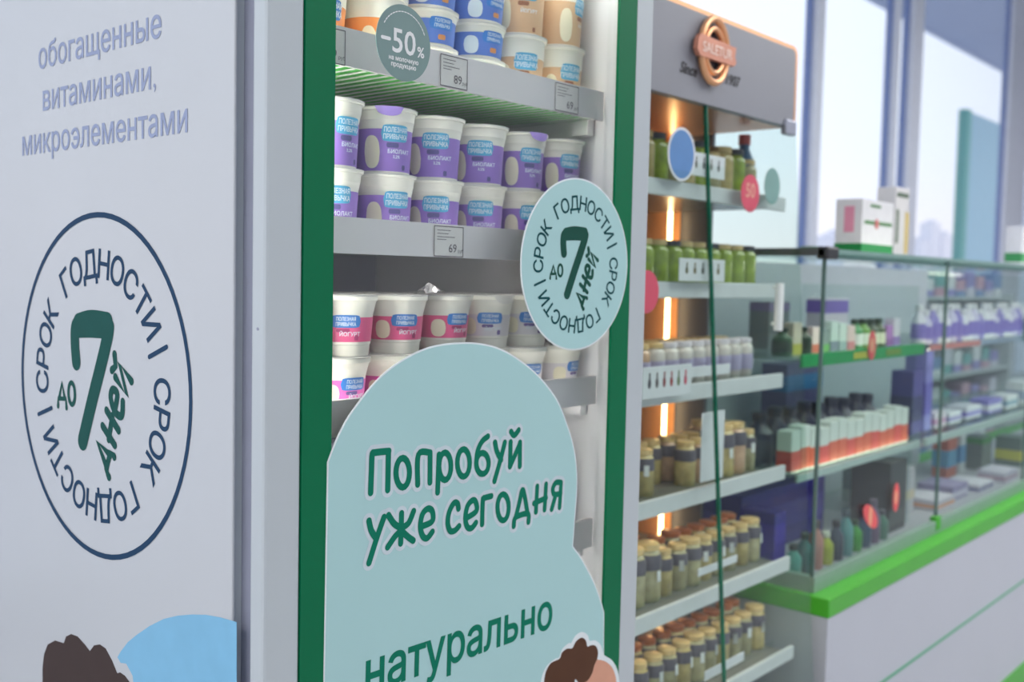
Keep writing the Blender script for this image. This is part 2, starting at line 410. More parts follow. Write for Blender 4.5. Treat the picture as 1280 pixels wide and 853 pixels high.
# unseen LED strips added behind the door frame to brighten the cups
led_m = mat('fridge_fill_led', (240, 240, 240), .5, emit=(255, 250, 240), estr=56)
MB().box((.030, .060, .42), (.036, .074, 1.93)).build('fill_led_strip', led_m, fr)
MB().box((.06, .06, FH-.146), (FW_-.06, .075, FH-.1405)).build('fill_led_strip', mat('fridge_shelf_fill_led', (240, 240, 240), .5, emit=(255, 248, 236), estr=17), fr)
# shelves
DK = [.0086, .0206, .0146, .0206, .0206]
RAILS = [(1.742, 1.786), (1.524, 1.567), (1.306, 1.350), (1.080, 1.125), (.85, .893)]
SY0, SY1 = .062, .57
SX0, SX1 = .045, FW_-.048
for i, (z0, z1) in enumerate(RAILS):
    d = DK[i]; sh = MB().box((SX0, SY0+.008, z0+d-.006), (SX1, SY0+.012, z0+d-.003)).box((SX0, SY1, z0+d-.009), (SX1, SY1+.006, z0+d-.003))
    sh.box((SX0, (SY0+SY1)/2, z0+d-.013), (SX1, (SY0+SY1)/2+.006, z0+d-.008))
    so = sh.build('shelf', wire_m, fr)
    nw = 34
    me = MB().tube([(0, SY0+.012, 0), (0, SY1, 0)], .0012, 6).mesh('wire')
    for j in range(nw):
        x = SX0+.008+(SX1-SX0-.016)*j/(nw-1)
        wo = link('wire', me, wire_m, so); wo.location = Vector((x, 0, z0+DK[i]-.0056))-parent_off(so)
    MB().box((SX0+.01, SY0+.014, z0+DK[i]-.0026), (SX1-.01, SY1-.01, z0+DK[i]-.0001)).build('shelf_sheet', refl_green if i == 0 else liner, so, label='shelf sheet coloured for a green reflection in the door glass' if i == 0 else None)
    MB().box((SX0+.02, SY0+.0015, z0+.0035), (SX1-.02, SY0+.0055, z0+.0065)).build('shelf_fill_led', mat('fridge_shelf_fill_led', (240, 240, 240)), so)  # unseen LED added behind each rail to brighten the cups
    rl = MB().box((SX0-.004, SY0-.004, z0), (SX1+.004, SY0, z1)).box((SX0-.004, SY0, z1-.003), (SX1+.004, SY0+.004, z1))
    rl.build('price_rail', rail_m, so)
    for x in (SX0+.0, SX1-.0):
        MB().box((x-.004 if x > .3 else x-.006, SY0+.02, z0-.02), (x+.012 if x > .3 else x+.002, SY0+.05, z0+.012)).build('bracket', liner, so)

# ---- printing on the side panel
so_ = (-.0041, 0, 0)
def s2(px, py): p = AX(px, py, -.0041); return (-p.y, p.z)     # 2-D on the side panel
def f2(px, py, Y=-.0012): p = A(px, py, Y); return (p.x, p.z)
for txt, a, b in (('обогащенные', (48.5, 86.4), (202, 46)), ('витаминами,', (53.8, 138.5), (195.0, 110.0)), ('микроэлементами', (28.2, 194.6), (234.7, 164.9))):
    tx = MB(); text_between(tx, txt, SIDE, so_, s2(*a), s2(*b), .0004, .009, sy=1.0)
    tx.build('lettering', ink_lt, fr, label='pale blue-grey Cyrillic lettering')

def pen(mb, uv, org, paths, wd, th, fn):
    for p in paths: mb.stroke([fn(q) for q in p], wd, uv, org, th)
def ell(cx, cy, rx, ry, n=20, a0=0., a1=2*math.pi):
    return [(cx+rx*math.cos(a0+(a1-a0)*i/n), cy+ry*math.sin(a0+(a1-a0)*i/n)) for i in range(n+1)]

# the "7 days" roundel in unit-radius coordinates, taken off the sticker on the door
RC = ((f2(649, 330)[0]+f2(785, 330)[0])/2, (f2(715, 224)[1]+f2(715, 436)[1])/2); RR = .1225
def ru(zx, zy):
    p = f2(640+zx/3.875, 220+zy/3.875); return ((p[0]-RC[0])/RR, (p[1]-RC[1])/RR)
b1 = ru(127, 520); b2 = ru(480, 340)
A1 = math.atan2(b1[1], b1[0]); A2 = math.atan2(b2[1], b2[0])
def roundel(mb_ring, mb_seven, uv, c, R, eps):
    org = uv[0]*c[0]+uv[1]*c[1]
    def add_r(o_): return o_
    word = 'СРОК ГОДНОСТИ'
    for a_from in (A1 % (2*math.pi), A2 % (2*math.pi)):
        widths = [.5 if ch == ' ' else (tmesh(ch, .0)[3]-tmesh(ch, .0)[2]) for ch in word]
        gap = .17; total = sum(widths)+gap*(len(word)+1)
        size = math.pi*.70/(total)*R*.93
        lead = (math.pi-.02)-0
        q0, q1 = ru(118, 437), ru(455, 291); g0 = math.atan2(q0[1], q0[0]) % (2*math.pi)+(0 if a_from == A1 % (2*math.pi) else math.pi); g1 = math.atan2(q1[1], q1[0])+(0 if a_from == A1 % (2*math.pi) else math.pi)
        span = g0-g1; ang = g0; m0 = widths[0]/2; m1 = sum(widths)+gap*(len(word)-1)-widths[-1]/2; pos = 0
        for ch, wd in zip(word, widths):
            mid = pos+wd/2; a = ang-span*(mid-m0)/(m1-m0)
            if ch != ' ':
                rr = .625*R
                s_ = .163*R/.727
                add_text(mb_ring, ch, uv, so_org(uv, R), (c[0]+rr*math.cos(a), c[1]+rr*math.sin(a)), a-math.pi/2, s_, .012, eps, center=True, sx=1.0)
            pos += wd+gap
        # separator bar
        for r0, r1 in ((.61, .80),):
            mb_ring.stroke([(c[0]+R*r0*math.cos(a_from), c[1]+R*r0*math.sin(a_from)), (c[0]+R*r1*math.cos(a_from), c[1]+R*r1*math.sin(a_from))], .026*R, uv, so_org(uv, R), eps, smooth=False)
    def g(z): q = ru(*z); return (c[0]+q[0]*R, c[1]+q[1]*R)
    seven = [[(249, 375), (246, 330), (248, 290), (258, 278)], [(258, 276), (300, 268), (350, 274)], [(258, 289), (300, 288), (345, 290)],
             [(350, 280), (345, 320), (325, 385), (300, 460), (264, 574)], [(357, 285), (352, 310), (340, 345)]]
    for i, p in enumerate(seven):
        mb_seven.stroke([g(q) for q in p], (.105, .115, .115, .115, .09)[i]*R, uv, so_org(uv, R), eps)
    do = [[(182, 497), (184, 476), (210, 474), (212, 498)], [(187, 474), (198, 434), (206, 472)], ell(231, 458, 11, 28)]
    for p in do: mb_seven.stroke([g(q) for q in p], .030*R, uv, so_org(uv, R), eps, smooth=len(p) > 5)
    # "дней" on a steep baseline
    p0 = ru(338, 642); p1 = ru(417, 398); dx, dy = p1[0]-p0[0], p1[1]-p0[1]; L = math.hypot(dx, dy); ux, uy = dx/L, dy/L; vx, vy = -uy, ux
    def dn(a, b):
        x = p0[0]+ux*a*L+vx*b*.17+ux*b*.03; y = p0[1]+uy*a*L+vy*b*.17+uy*b*.03
        return (c[0]+x*R, c[1]+y*R)
    glyphs = [[(.01, -.12), (.03, .14), (.20, .16), (.22, -.12)], [(.05, .14), (.12, 1.05), (.18, .14)],
              [(.30, 1.0), (.31, .02)], [(.46, 1.0), (.46, .02)], [(.28, .45), (.49, .58)],
              [(.56, .52), (.70, .62), (.68, .95), (.60, .95), (.55, .5), (.60, .06), (.71, .2)],
              [(.80, .98), (.80, .05), (.94, .95), (.95, .02)], [(.81, 1.28), (.88, 1.13), (.95, 1.36)]]
    for p in glyphs: mb_seven.stroke([dn(*q) for q in p], .048*R, uv, so_org(uv, R), eps, smooth=(len(p) > 5))
def so_org(uv, R):
    return Vector(so_) if uv is SIDE else Vector((0, -.0012, 0))

sc_ = s2(134, 486); l_ = s2(27, 480); r__ = s2(241, 480); cz = (s2(125, 267)[1]+s2(142, 702)[1])/2
SCc = ((l_[0]+r__[0])/2, cz); SR = .2185
ring = MB(); sev = MB()
roundel(ring, sev, SIDE, SCc, SR, .0004)
ring.stroke([(SCc[0]+SR*.985*math.cos(2*math.pi*i/72), SCc[1]+SR*.985*math.sin(2*math.pi*i/72)) for i in range(73)], .0068, SIDE, so_, .0004, smooth=False)
ring.build('roundel_print', ink_bl, fr, label='dark blue printed ring of lettering')
sev.build('roundel_print', ink_gr, fr, label='dark green printed seven')

# light-blue disc and brown hair print at the bottom of the side panel
def spoly(pts): return [s2(*p) for p in pts]
blue = [(147, 822), (151, 815), (160, 803), (171, 794), (187, 783), (205, 774), (222, 770), (240, 768.5), (258, 769), (275, 772), (296, 778), (296, 900), (300, 1000), (200, 1000), (172, 900), (166, 845), (158, 830), (151, 829)]
MB().plate(spoly(blue), SIDE, so_, .0003).build('blue_disc_print', sky_p, fr)
hair = [(53.5, 853), (53.5, 835), (55.5, 818), (60, 806), (69, 801), (80, 804.5), (83, 796), (89, 793), (97, 796), (106, 806), (112.5, 814.5), (118, 807), (125, 806), (132, 811), (140, 826), (146.5, 842), (150, 841), (156, 845), (162, 853), (166, 872), (160, 900), (60, 900), (54, 870)]
MB().plate(spoly(hair), SIDE, so_, .0005).build('hair_print', brown2, fr, label='brown printed curly hair')

# ------------------------------------------------------------------ stickers on the door
def outline_shape(mb, pts, inset, uv, org, th):
    k = len(pts); P = [Vector(p) for p in pts]; q = []
    a = sum(P[i].x*P[(i+1) % k].y-P[(i+1) % k].x*P[i].y for i in range(k)); sg = 1 if a > 0 else -1
    for i in range(k):
        d = P[(i+1) % k]-P[i-1]; d.normalize(); n = Vector((-d.y, d.x))*sg; q.append(tuple(P[i]+n*inset))
    mb.plate(q, uv, org, th)
def smooth_poly(pts, closed_from=None, n=4):
    P = [Vector(p) for p in pts]; Q = []; k = len(P)
    for i in range(k-1):
        p0, p1, p2, p3 = P[max(i-1, 0)], P[i], P[i+1], P[min(i+2, k-1)]
        for j in range(n):
            t = j/n; Q.append(.5*((2*p1)+(-p0+p2)*t+(2*p0-5*p1+4*p2-p3)*t*t+(-p0+3*p1-3*p2+p3)*t**3))
    Q.append(P[-1]); return [tuple(p) for p in Q]
DO = Vector((0, -.0007, 0))
def R6(x, y): return (400+x/3.195, 400+y/3.195)
arc1 = [(409, 578)]+[R6(*p) for p in ((58, 492), (100, 405), (150, 332), (200, 268), (250, 217), (300, 177), (350, 146), (400, 121), (450, 104), (505, 94), (560, 90), (610, 90), (655, 96), (700, 107), (750, 129), (800, 161), (840, 192), (880, 230), (915, 272), (945, 316), (970, 368), (988, 420), (1003, 465), (1015, 515), (1022, 560), (1027, 620), (1026, 690), (1020, 770))]+[(716.2, 683)]
arc2 = [(716.2, 683), (725, 695), (734, 711), (743.5, 730), (751, 751), (755.2, 766)]
big = smooth_poly([f2(*p) for p in arc1], n=3)[:-1]+smooth_poly([f2(*p) for p in arc2], n=3)
big += [f2(754.9, 795), f2(754.8, 819.3)]
big += smooth_poly([f2(*p) for p in ((754.8, 819.3), (763.8, 825.6), (770, 836), (773.3, 846), (774, 870), (765, 905))], n=3)[1:]
big += [f2(740, 1000), f2(402, 1000)]
st = thing('round_headed_sticker', 'large pale teal sticker with green slogan on the fridge door glass', 'sticker', (.3, 0, .9))
mb = MB(); mb.plate(big, FRONT, DO, .0006); mb.build('sticker_edge', st_edge, st)
mb = MB(); outline_shape(mb, big, .0022, FRONT, DO, .0009); mb.build('sticker_face', teal_st, st)
def zt8(p): return f2(440+p[0]/4.264, 520+p[1]/4.264)
slogan = [[(97, 410), (101, 300), (105, 208), (118, 196), (194, 188)], [(192, 190), (188, 395)], ell(268, 303, 36, 78), [(348, 366), (352, 206), (414, 196)], [(414, 198), (413, 355)],
          [(454, 408), (461, 207)], ell(493, 269, 32, 73), ell(592, 251, 33, 73), [(722, 110), (692, 135), (668, 185), (660, 250)], ell(693, 254, 33, 56),
          [(760, 142), (770, 190), (793, 235)], [(812, 142), (790, 230), (757, 348)], [(843, 140), (840, 270)], [(840, 270), (892, 150)], [(893, 142), (892, 268)], [(845, 84), (862, 104), (886, 76)],
          [(88, 560), (100, 610), (124, 650)], [(168, 540), (130, 650), (88, 784)], [(262, 520), (257, 680)], [(192, 530), (222, 575), (258, 605), (225, 645), (188, 700)], [(326, 508), (300, 570), (262, 605), (290, 640), (324, 665)],
          [(368, 590), (425, 562), (426, 510), (402, 495), (373, 525), (362, 590), (374, 640), (398, 652), (426, 618)],
          [(565, 495), (560, 468), (540, 466), (515, 515), (508, 570), (520, 612), (545, 612), (568, 588)],
          [(608, 545), (660, 508), (658, 462), (640, 450), (613, 482), (602, 545), (612, 592), (635, 598), (658, 570)], [(691, 578), (695, 450), (704, 438), (740, 428)], ell(803, 488, 30, 70),
          [(860, 588), (870, 542), (934, 522), (938, 566)], [(872, 535), (890, 460), (906, 394), (920, 440), (933, 520)], [(985, 376), (978, 512)], [(1032, 365), (1024, 500)], [(968, 466), (1032, 438)],
          [(1112, 356), (1104, 488)], [(1112, 356), (1085, 356), (1068, 388), (1076, 418), (1110, 414)], [(1084, 420), (1062, 498)]]
halo = MB(); ink = MB()
for p in slogan:
    q = [zt8(a) for a in p]; sm = len(p) > 2 and p is not slogan[12]
    halo.stroke(q, .0184, FRONT, DO, .0011, smooth=sm and len(p) < 15)
    ink.stroke(q, .0082, FRONT, DO, .0014, smooth=sm and len(p) < 15)
halo.build('slogan_halo', mat('pale_halo', (206, 220, 226), .5), st); ink.build('slogan_lettering', ink_rg, st)
mb = MB(); text_between(mb, 'натурально', FRONT, DO, f2(456, 868), f2(689.5, 784), .0012, .017, sy=1.12); mb.build('lettering', ink_rg, st)
def R7(x, y): return (640+x/5.575, 700+y/5.575)
def blob(pts): return smooth_poly([f2(*R7(*p)) for p in pts], n=3)
halo2 = [(195, 900), (205, 820), (240, 740), (300, 690), (325, 680), (350, 620), (395, 580), (410, 582), (440, 530), (485, 503), (525, 525), (540, 565), (580, 562), (620, 600), (640, 665), (690, 695), (730, 760), (745, 850), (745, 1050), (200, 1050)]
MB().plate(blob(halo2), FRONT, DO, .0010).build('figure_halo', st_edge, st)
face = [(430, 900), (520, 830), (575, 700), (600, 697), (650, 710), (695, 750), (718, 810), (724, 860), (722, 1000), (600, 1100), (440, 1050)]
MB().plate(blob(face), FRONT, DO, .0012).build('face_print', skin_p, st, label='peach printed forehead')
hair2 = [(222, 900), (222, 850), (235, 780), (270, 720), (330, 690), (345, 650), (380, 620), (418, 617), (440, 575), (470, 548), (492, 545), (512, 565), (522, 605), (550, 596), (580, 600), (596, 640), (590, 690), (570, 735), (555, 790), (520, 845), (470, 860), (440, 832), (432, 860), (430, 1000), (260, 1000)]
MB().plate(blob(hair2), FRONT, DO, .0015).build('hair_print', brown, st, label='brown printed quiff')

st = thing('round_sticker', 'round pale teal sticker with a big seven on the right green border', 'sticker', (RC[0], 0, RC[1]))
MB().disc(RC, RR, RR*.99, FRONT, DO, .0010, 72).build('sticker_edge', st_edge, st)
MB().disc(RC, RR-.0022, RR*.99-.0022, FRONT, DO, .0013, 72).build('sticker_face', teal_st, st)
ring = MB(); sev = MB(); roundel(ring, sev, FRONT, RC, RR, .0011)
ring.build('ring_lettering', mat('dark_teal_ink', (20, 78, 82), .6, spec=.12), st); sev.build('seven_lettering', mat('bottle_green_ink', (30, 82, 70), .6, spec=.12), st)

c50 = (.1905, 1.768)
st = thing('discount_sticker', 'round grey-green sticker reading minus fifty percent on the door glass', 'sticker', (c50[0], 0, c50[1]))
MB().disc(c50, .0425, .0435, FRONT, (0, .0035, 0), .0008, 56).build('sticker_face', mat('grey_green_sticker', (118, 146, 144), .5), st)
mb = MB(); wt = mat('white_ink', (232, 236, 236), .5)
o50 = (0, .0035, 0)
add_text(mb, '50', FRONT, o50, (c50[0]-.018, c50[1]-.012), 0, .0385, .012, .0012)
add_text(mb, '%', FRONT, o50, (c50[0]+.021, c50[1]-.012), 0, .017, .02, .0012)
mb.stroke([(c50[0]-.0335, c50[1]+.001), (c50[0]-.0225, c50[1]+.001)], .0042, FRONT, o50, .0012, False)
add_text(mb, 'на молочную', FRONT, o50, (c50[0], c50[1]-.0215), 0, .0072, .03, .0012, center=True)
add_text(mb, 'продукцию', FRONT, o50, (c50[0], c50[1]-.0285), 0, .0072, .03, .0012, center=True)
for i in range(17):
    a = math.radians(150-i*7.5); a2 = a-.08
    mb.stroke([(c50[0]+.0355*math.cos(a), c50[1]+.0355*math.sin(a)), (c50[0]+.0355*math.cos(a2), c50[1]+.0355*math.sin(a2))], .0012, FRONT, o50, .0012, False)
mb.build('lettering', wt, st)

# ------------------------------------------------------------------ price tags
def price_tag(x0, x1, z0, z1, label, price, tilt=0.):
    cx, cz_ = (x0+x1)/2, (z0+z1)/2; y = SY0-.0042
    t = thing('price_tag', label, 'price tag', (cx, y, cz_), 'price tags on the fridge rails')
    MB().box((x0, y-.0008, z0), (x1, y, z1)).build('card', paper, t)
    b = MB(); o = (0, y-.0008, 0); lw = .0011
    for p, q in (((x0, z0), (x1, z0)), ((x1, z0), (x1, z1)), ((x1, z1), (x0, z1)), ((x0, z1), (x0, z0))): b.stroke([p, q], lw, FRONT, o, .0003, False)
    wd, hh = x1-x0, z1-z0
    for k_, (a, l) in enumerate(((.87, .45), (.76, .38), (.65, .6), (.56, .3))): b.stroke([(x0+wd*.10, z0+hh*a), (x0+wd*(.10+l), z0+hh*a)], .0008, FRONT, o, .0003, False)
    add_text(b, price, FRONT, o, (x0+wd*.50, z0+hh*.14), 0, .0155, .0, .0004); add_text(b, 'руб', FRONT, o, (x0+wd*.82, z0+hh*.14), 0, .006, .0, .0004)
    b.build('print', mat('tag_ink', (96, 84, 92), .6), t)
price_tag(.095, .148, 1.742, 1.781, 'price tag cut off by the green border on the top rail', '69')
price_tag(.304, .353, 1.7435, 1.7825, 'price tag reading 89 right of the discount sticker', '89')
price_tag(.537, .591, 1.7435, 1.7825, 'price tag reading 69 at the right end of the top rail', '69')
price_tag(.298, .351, 1.5255, 1.564, 'price tag reading 69 on the middle rail', '69')

# ------------------------------------------------------------------ yogurt cups
cup_white = mat('cup_white_plastic', (242, 238, 228), .35, noise=.02, scale=60)
foil = mat('lid_foil', (224, 222, 220), .3, .3, noise=.06, scale=80, bump=.2)
ink_w = mat('label_white_ink', (226, 236, 244), .5)
bub_c = mat('bubble_blue', (84, 172, 214), .4); bub_b = mat('bubble_deep_blue', (60, 128, 206), .4)
slv = {'purple': mat('sleeve_purple', (150, 118, 200), .4, noise=.05), 'orange': mat('sleeve_orange', (238, 148, 84), .4), 'blue': mat('sleeve_blue', (96, 128, 208), .4), 'tan': mat('sleeve_tan', (214, 176, 140), .4),
       'pink': mat('sleeve_pink', (232, 96, 146), .4), 'pale': mat('sleeve_white', (222, 216, 222), .4), 'magenta': mat('sleeve_magenta', (232, 110, 190), .4)}
cream = mat('cream_patch', (242, 234, 208), .5); dark_l = mat('dark_label_box', (92, 84, 140), .5)
KIND = {  # outer profile, sleeve z-range
    'tall': dict(prof=[(.0335, 0), (.0345, .002), (.0375, .056), (.0385, .060), (.0395, .066), (.0400, .0665), (.0412, .0775), (.0415, .078), (.0437, .0785), (.0441, .0805), (.0432, .082)], sl=(.003, .0555), h=.083),
    'tub': dict(prof=[(.0375, 0), (.0385, .002), (.0415, .036), (.0425, .037), (.0432, .043), (.0450, .0435), (.0455, .0455), (.0445, .0475)], sl=(.004, .0345), h=.0485),
    'big': dict(prof=[(.0355, 0), (.0365, .002), (.0395, .064), (.0405, .067), (.0412, .080), (.0415, .092), (.0445, .0925), (.0450, .095), (.0440, .097)], sl=(.003, .066), h=.098),
    'flare': dict(prof=[(.0315, 0), (.0325, .003), (.0335, .014), (.0345, .015), (.0345, .017), (.0375, .052), (.0395, .060), (.0415, .068), (.0432, .0695), (.0435, .0735), (.0425, .0755)], sl=(.018, .0485), h=.077)}
def rad(kind, z):
    p = KIND[kind]['prof']
    for (r0, z0), (r1, z1) in zip(p, p[1:]):
        if z0 <= z <= z1: return r0+(r1-r0)*((z-z0)/max(z1-z0, 1e-6))
    return p[-1][0]
def wrap_patch(mb, kind, a_c, hw, z0, z1, eps, pw=5, n=14):
    vs = []; fs = []; zc = (z0+z1)/2; hz = (z1-z0)/2
    for i in range(n+1):
        s_ = -1+2*i/n; s_ = math.copysign(abs(s_)**.7, s_); k_ = hz*max(0., 1-abs(s_)**pw)**(1/pw); 
        for z in (zc-k_, zc+k_):
            r = rad(kind, z)+eps; a = a_c+s_*hw/r; vs.append((r*math.sin(a), -r*math.cos(a), z))
    for i in range(n): fs.append((2*i, 2*i+2, 2*i+3, 2*i+1))
    mb.add(vs, fs)
def wrap_text(mb, kind, txt, a_c, z, size, eps, bold=.02, sx=1.):
    vs, fs, x0, x1 = tmesh(txt, bold); pts = []
    for x, y in vs:
        zz = z+y*size; r = rad(kind, zz)+eps; a = a_c+(x-(x0+x1)/2)*size*sx/r; pts.append((r*math.sin(a), -r*math.cos(a), zz))
    mb.add(pts, fs)
ORG = thing  # alias
PROTO = {}
def cup_proto(kind, colour):
    key = (kind, colour)
    if key in PROTO: return copy_tree(PROTO[key]), False
    K = KIND[kind]; t = bpy.data.objects.new('yogurt_cup' if kind != 'tub' else 'curd_tub', None); COL.objects.link(t)
    b = MB().lathe(K['prof'], n=36, cap1=False); link('cup_body', b.mesh('cup_body', smooth=True), cup_white, t)
    rt = K['prof'][-1][0]; zt_ = K['prof'][-1][1]
    l = MB().lathe([(rt-.002, zt_-.001), (rt+.0012, zt_-.0005), (rt+.0015, zt_+.0006), (rt-.003, zt_+.0012)], n=36)
    lid = link('foil_lid', l.mesh('foil_lid', smooth=True), foil, t)
    s0, s1 = K['sl']; seg = [(rad(kind, s0+(s1-s0)*i/6)+.0003, s0+(s1-s0)*i/6) for i in range(7)]
    s_ = MB().lathe(seg, n=36, cap0=False, cap1=False); sleeve = link('label_sleeve', s_.mesh('label_sleeve', smooth=True), slv[colour], t)
    hs = s1-s0; ab = math.radians(24)
    deep = colour in ('pink', 'pale', 'blue', 'orange', 'magenta')
    b = MB(); bz0, bz1 = (s1-hs*.28, s1+.006) if kind in ('tall', 'big') else (s1-hs*.42, s1+.003)
    if kind == 'tall': bz0, bz1 = .040, .061
    if kind == 'big': bz0, bz1 = .048, .072
    wrap_patch(b, kind, ab, .0195, bz0, bz1, .0006); link('speech_bubble', b.mesh('speech_bubble'), bub_b if deep else bub_c, sleeve)
    ta = rad(kind, bz1); x = MB(); hh = bz1-bz0
    wrap_text(x, kind, 'ПОЛЕЗНАЯ', ab, bz0+hh*.56, hh*.40, .0018, sx=.72); wrap_text(x, kind, 'ПРИВЫЧКА', ab, bz0+hh*.15, hh*.40, .0018, sx=.72)
    if kind == 'tall': wrap_text(x, kind, 'БИОЛАКТ', ab+.18, .0255, .0070, .0008); wrap_text(x, kind, '3,2%', ab+.05, .0195, .0052, .0008)
    if kind == 'flare': wrap_text(x, kind, 'ЙОГУРТ', ab+.15, .0255, .0068, .0008)
    if kind == 'big': wrap_text(x, kind, 'ЙОГУРТ', ab+.15, .031, .0070, .0008)
    link('lettering', x.mesh('lettering'), ink_w, sleeve)
    d = MB()
    if kind in ('tall', 'big', 'flare'):
        z = bz0-.0075 if kind != 'flare' else bz0-.0055
        wrap_patch(d, kind, ab-.10, .0085, z, z+.0062 if kind != 'flare' else z+.0045, .0007, pw=6)
        wrap_patch(d, kind, ab+.38, .0028, s0+.002, s0+.0085, .0007, pw=12); link('dark_box', d.mesh('dark_box'), dark_l if colour == 'purple' else mat('dark_box_'+colour, {'tan': (150, 96, 70), 'pink': (170, 60, 110)}.get(colour, (110, 90, 150)), .5), sleeve)
    else:
        wrap_patch(d, kind, ab, .006, s0+.005, s0+.0115, .0007); link('dark_box', d.mesh('dark_box'), mat('orange_box', (226, 150, 90), .5), sleeve)
    p = MB(); zc = s0+hs*.42; wrap_patch(p, kind, math.radians(-24), .0105, s0+hs*.06, s0+hs*.84, .0006, pw=2.4)
    link('cream_patch', p.mesh('cream_patch'), cream if colour != 'blue' else ink_w, sleeve)
    PROTO[key] = t; return t, True
def lid_tab(t, kind, ang, m):
    K = KIND[kind]; rt = K['prof'][-1][0]; zt_ = K['prof'][-1][1]; vs = []; fs = []
    for i in range(9):
        s_ = -1+i/4; a = ang+s_*.42; dep = .0115*(1-s_*s_)**.5 if abs(s_) < 1 else 0
        vs += [(rt*math.sin(a)*.985, -rt*math.cos(a)*.985, zt_+.0015), ((rt+.0018)*math.sin(a), -(rt+.0018)*math.cos(a), zt_+.001), ((rt+.0022+dep*.12)*math.sin(a), -(rt+.0022+dep*.12)*math.cos(a), zt_-dep)]
    for i in range(8):
        for j in range(2): fs.append((3*i+j, 3*i+3+j, 3*i+4+j, 3*i+1+j))
    link('lid_tab', MB().add(vs, fs).mesh('lid_tab', smooth=True), m, t)
ORD = ['first', 'second', 'third', 'fourth', 'fifth', 'sixth', 'seventh', 'eighth', 'ninth', 'tenth', 'eleventh', 'twelfth', 'thirteenth', 'fourteenth', 'fifteenth', 'sixteenth', 'seventeenth', 'eighteenth', 'nineteenth', 'twentieth', 'twenty-first', 'twenty-second']
def put_cup(kind, colour, x, y, z, turn, label, group, tab=None):
    t, new = cup_proto(kind, colour)
    t.location = (x, y, z); t.rotation_euler = (0, 0, math.radians(-44+turn)); tag(t, label, 'yogurt' if kind != 'tub' else 'tub', group)
    return t
TABM = mat('purple_lid', (140, 118, 190), .4); TABP = mat('pink_lid', (236, 150, 190), .4)
CY = .122
tabs = []
xs2 = [.1765, .266, .355, .444, .533, .622]
for i, x in enumerate(xs2):
    zz = RAILS[1][0]+.0207
    put_cup('tall', 'purple', x, CY, zz, (0, 10, -14, -16, 6, 10)[i], 'purple yogurt cup, %s from the left in the lower layer of the second shelf' % ORD[i], 'purple yogurt cups on the second shelf')
    t = put_cup('tall', 'purple', x, CY, zz+.0832, (24, 4, -17, -20, 4, 8)[i], 'purple yogurt cup, %s from the left on top of the second shelf stacks' % ORD[i], 'purple yogurt cups on the second shelf')
    if i in (1, 4): tabs.append((t, 'tall', (.15, .62)[i == 4], TABM))
for i in range(6):
    zz = RAILS[1][0]+.0207
    for q in range(2):
        put_cup('tall', 'purple', .155+i*.0915, CY+.096, zz+q*.0832, random.uniform(-30, 30), 'purple cup, %s from left, back row %s layer, second shelf' % (ORD[i], ('lower', 'upper')[q]), 'purple yogurt cups on the second shelf')
xs3 = [.116, .2035, .291, .3785, .466, .5535]
cols3 = ['pink', 'pink', 'pink', 'pink', 'pale', 'pale']
for i, x in enumerate(xs3):
    zz = RAILS[2][0]+.0147
    low = ['magenta', 'magenta', 'magenta', 'pale', 'pale', 'pale'][i]
    nm = {'pink': 'pink', 'pale': 'white and grey', 'magenta': 'magenta'}
    put_cup('flare', low, x-.011, CY, zz, (5, 20, 0, 0, -20, 10)[i], '%s-sleeved cup, %s from left, lower layer, third shelf' % (nm[low], ORD[i]), 'yogurt cups on the third shelf')
    t = put_cup('flare', cols3[i], x, CY, zz+.0772, (10, -14, 0, 16, -14, -10)[i], '%s-sleeved yogurt cup, %s from the left on top of the third shelf stacks' % (nm[cols3[i]], ORD[i]), 'yogurt cups on the third shelf')
    if i in (0, 1, 4): tabs.append((t, 'flare', (.0, -.5, .9)[(0, 1, 4).index(i)], TABP if i < 2 else foil))
t = put_cup('flare', 'pale', .631, CY, RAILS[2][0]+.0147, 30, 'cream yogurt cup standing alone at the right end of the third shelf', 'yogurt cups on the third shelf')
for i in range(5):
    put_cup('flare', ('pink', 'pale')[i % 2], .17+i*.094, CY+.1, RAILS[2][0]+.0147, random.uniform(-30, 30), 'yogurt cup, %s from the left in the lower back row of the third shelf' % ORD[i], 'yogurt cups on the third shelf')
    put_cup('flare', ('pink', 'pale')[i % 2], .17+i*.094, CY+.1, RAILS[2][0]+.0920, random.uniform(-30, 30), 'yogurt cup, %s from the left in the upper back row of the third shelf' % ORD[i], 'yogurt cups on the third shelf')
for i in range(6):
    for q in range(1):
        put_cup('big', 'pale', .245+i*.092, CY+.01, RAILS[3][0]+.0206, 40, 'pale tall yogurt cup, %s from the left on the fourth shelf' % ORD[i], 'pale yogurt cups on the fourth shelf')
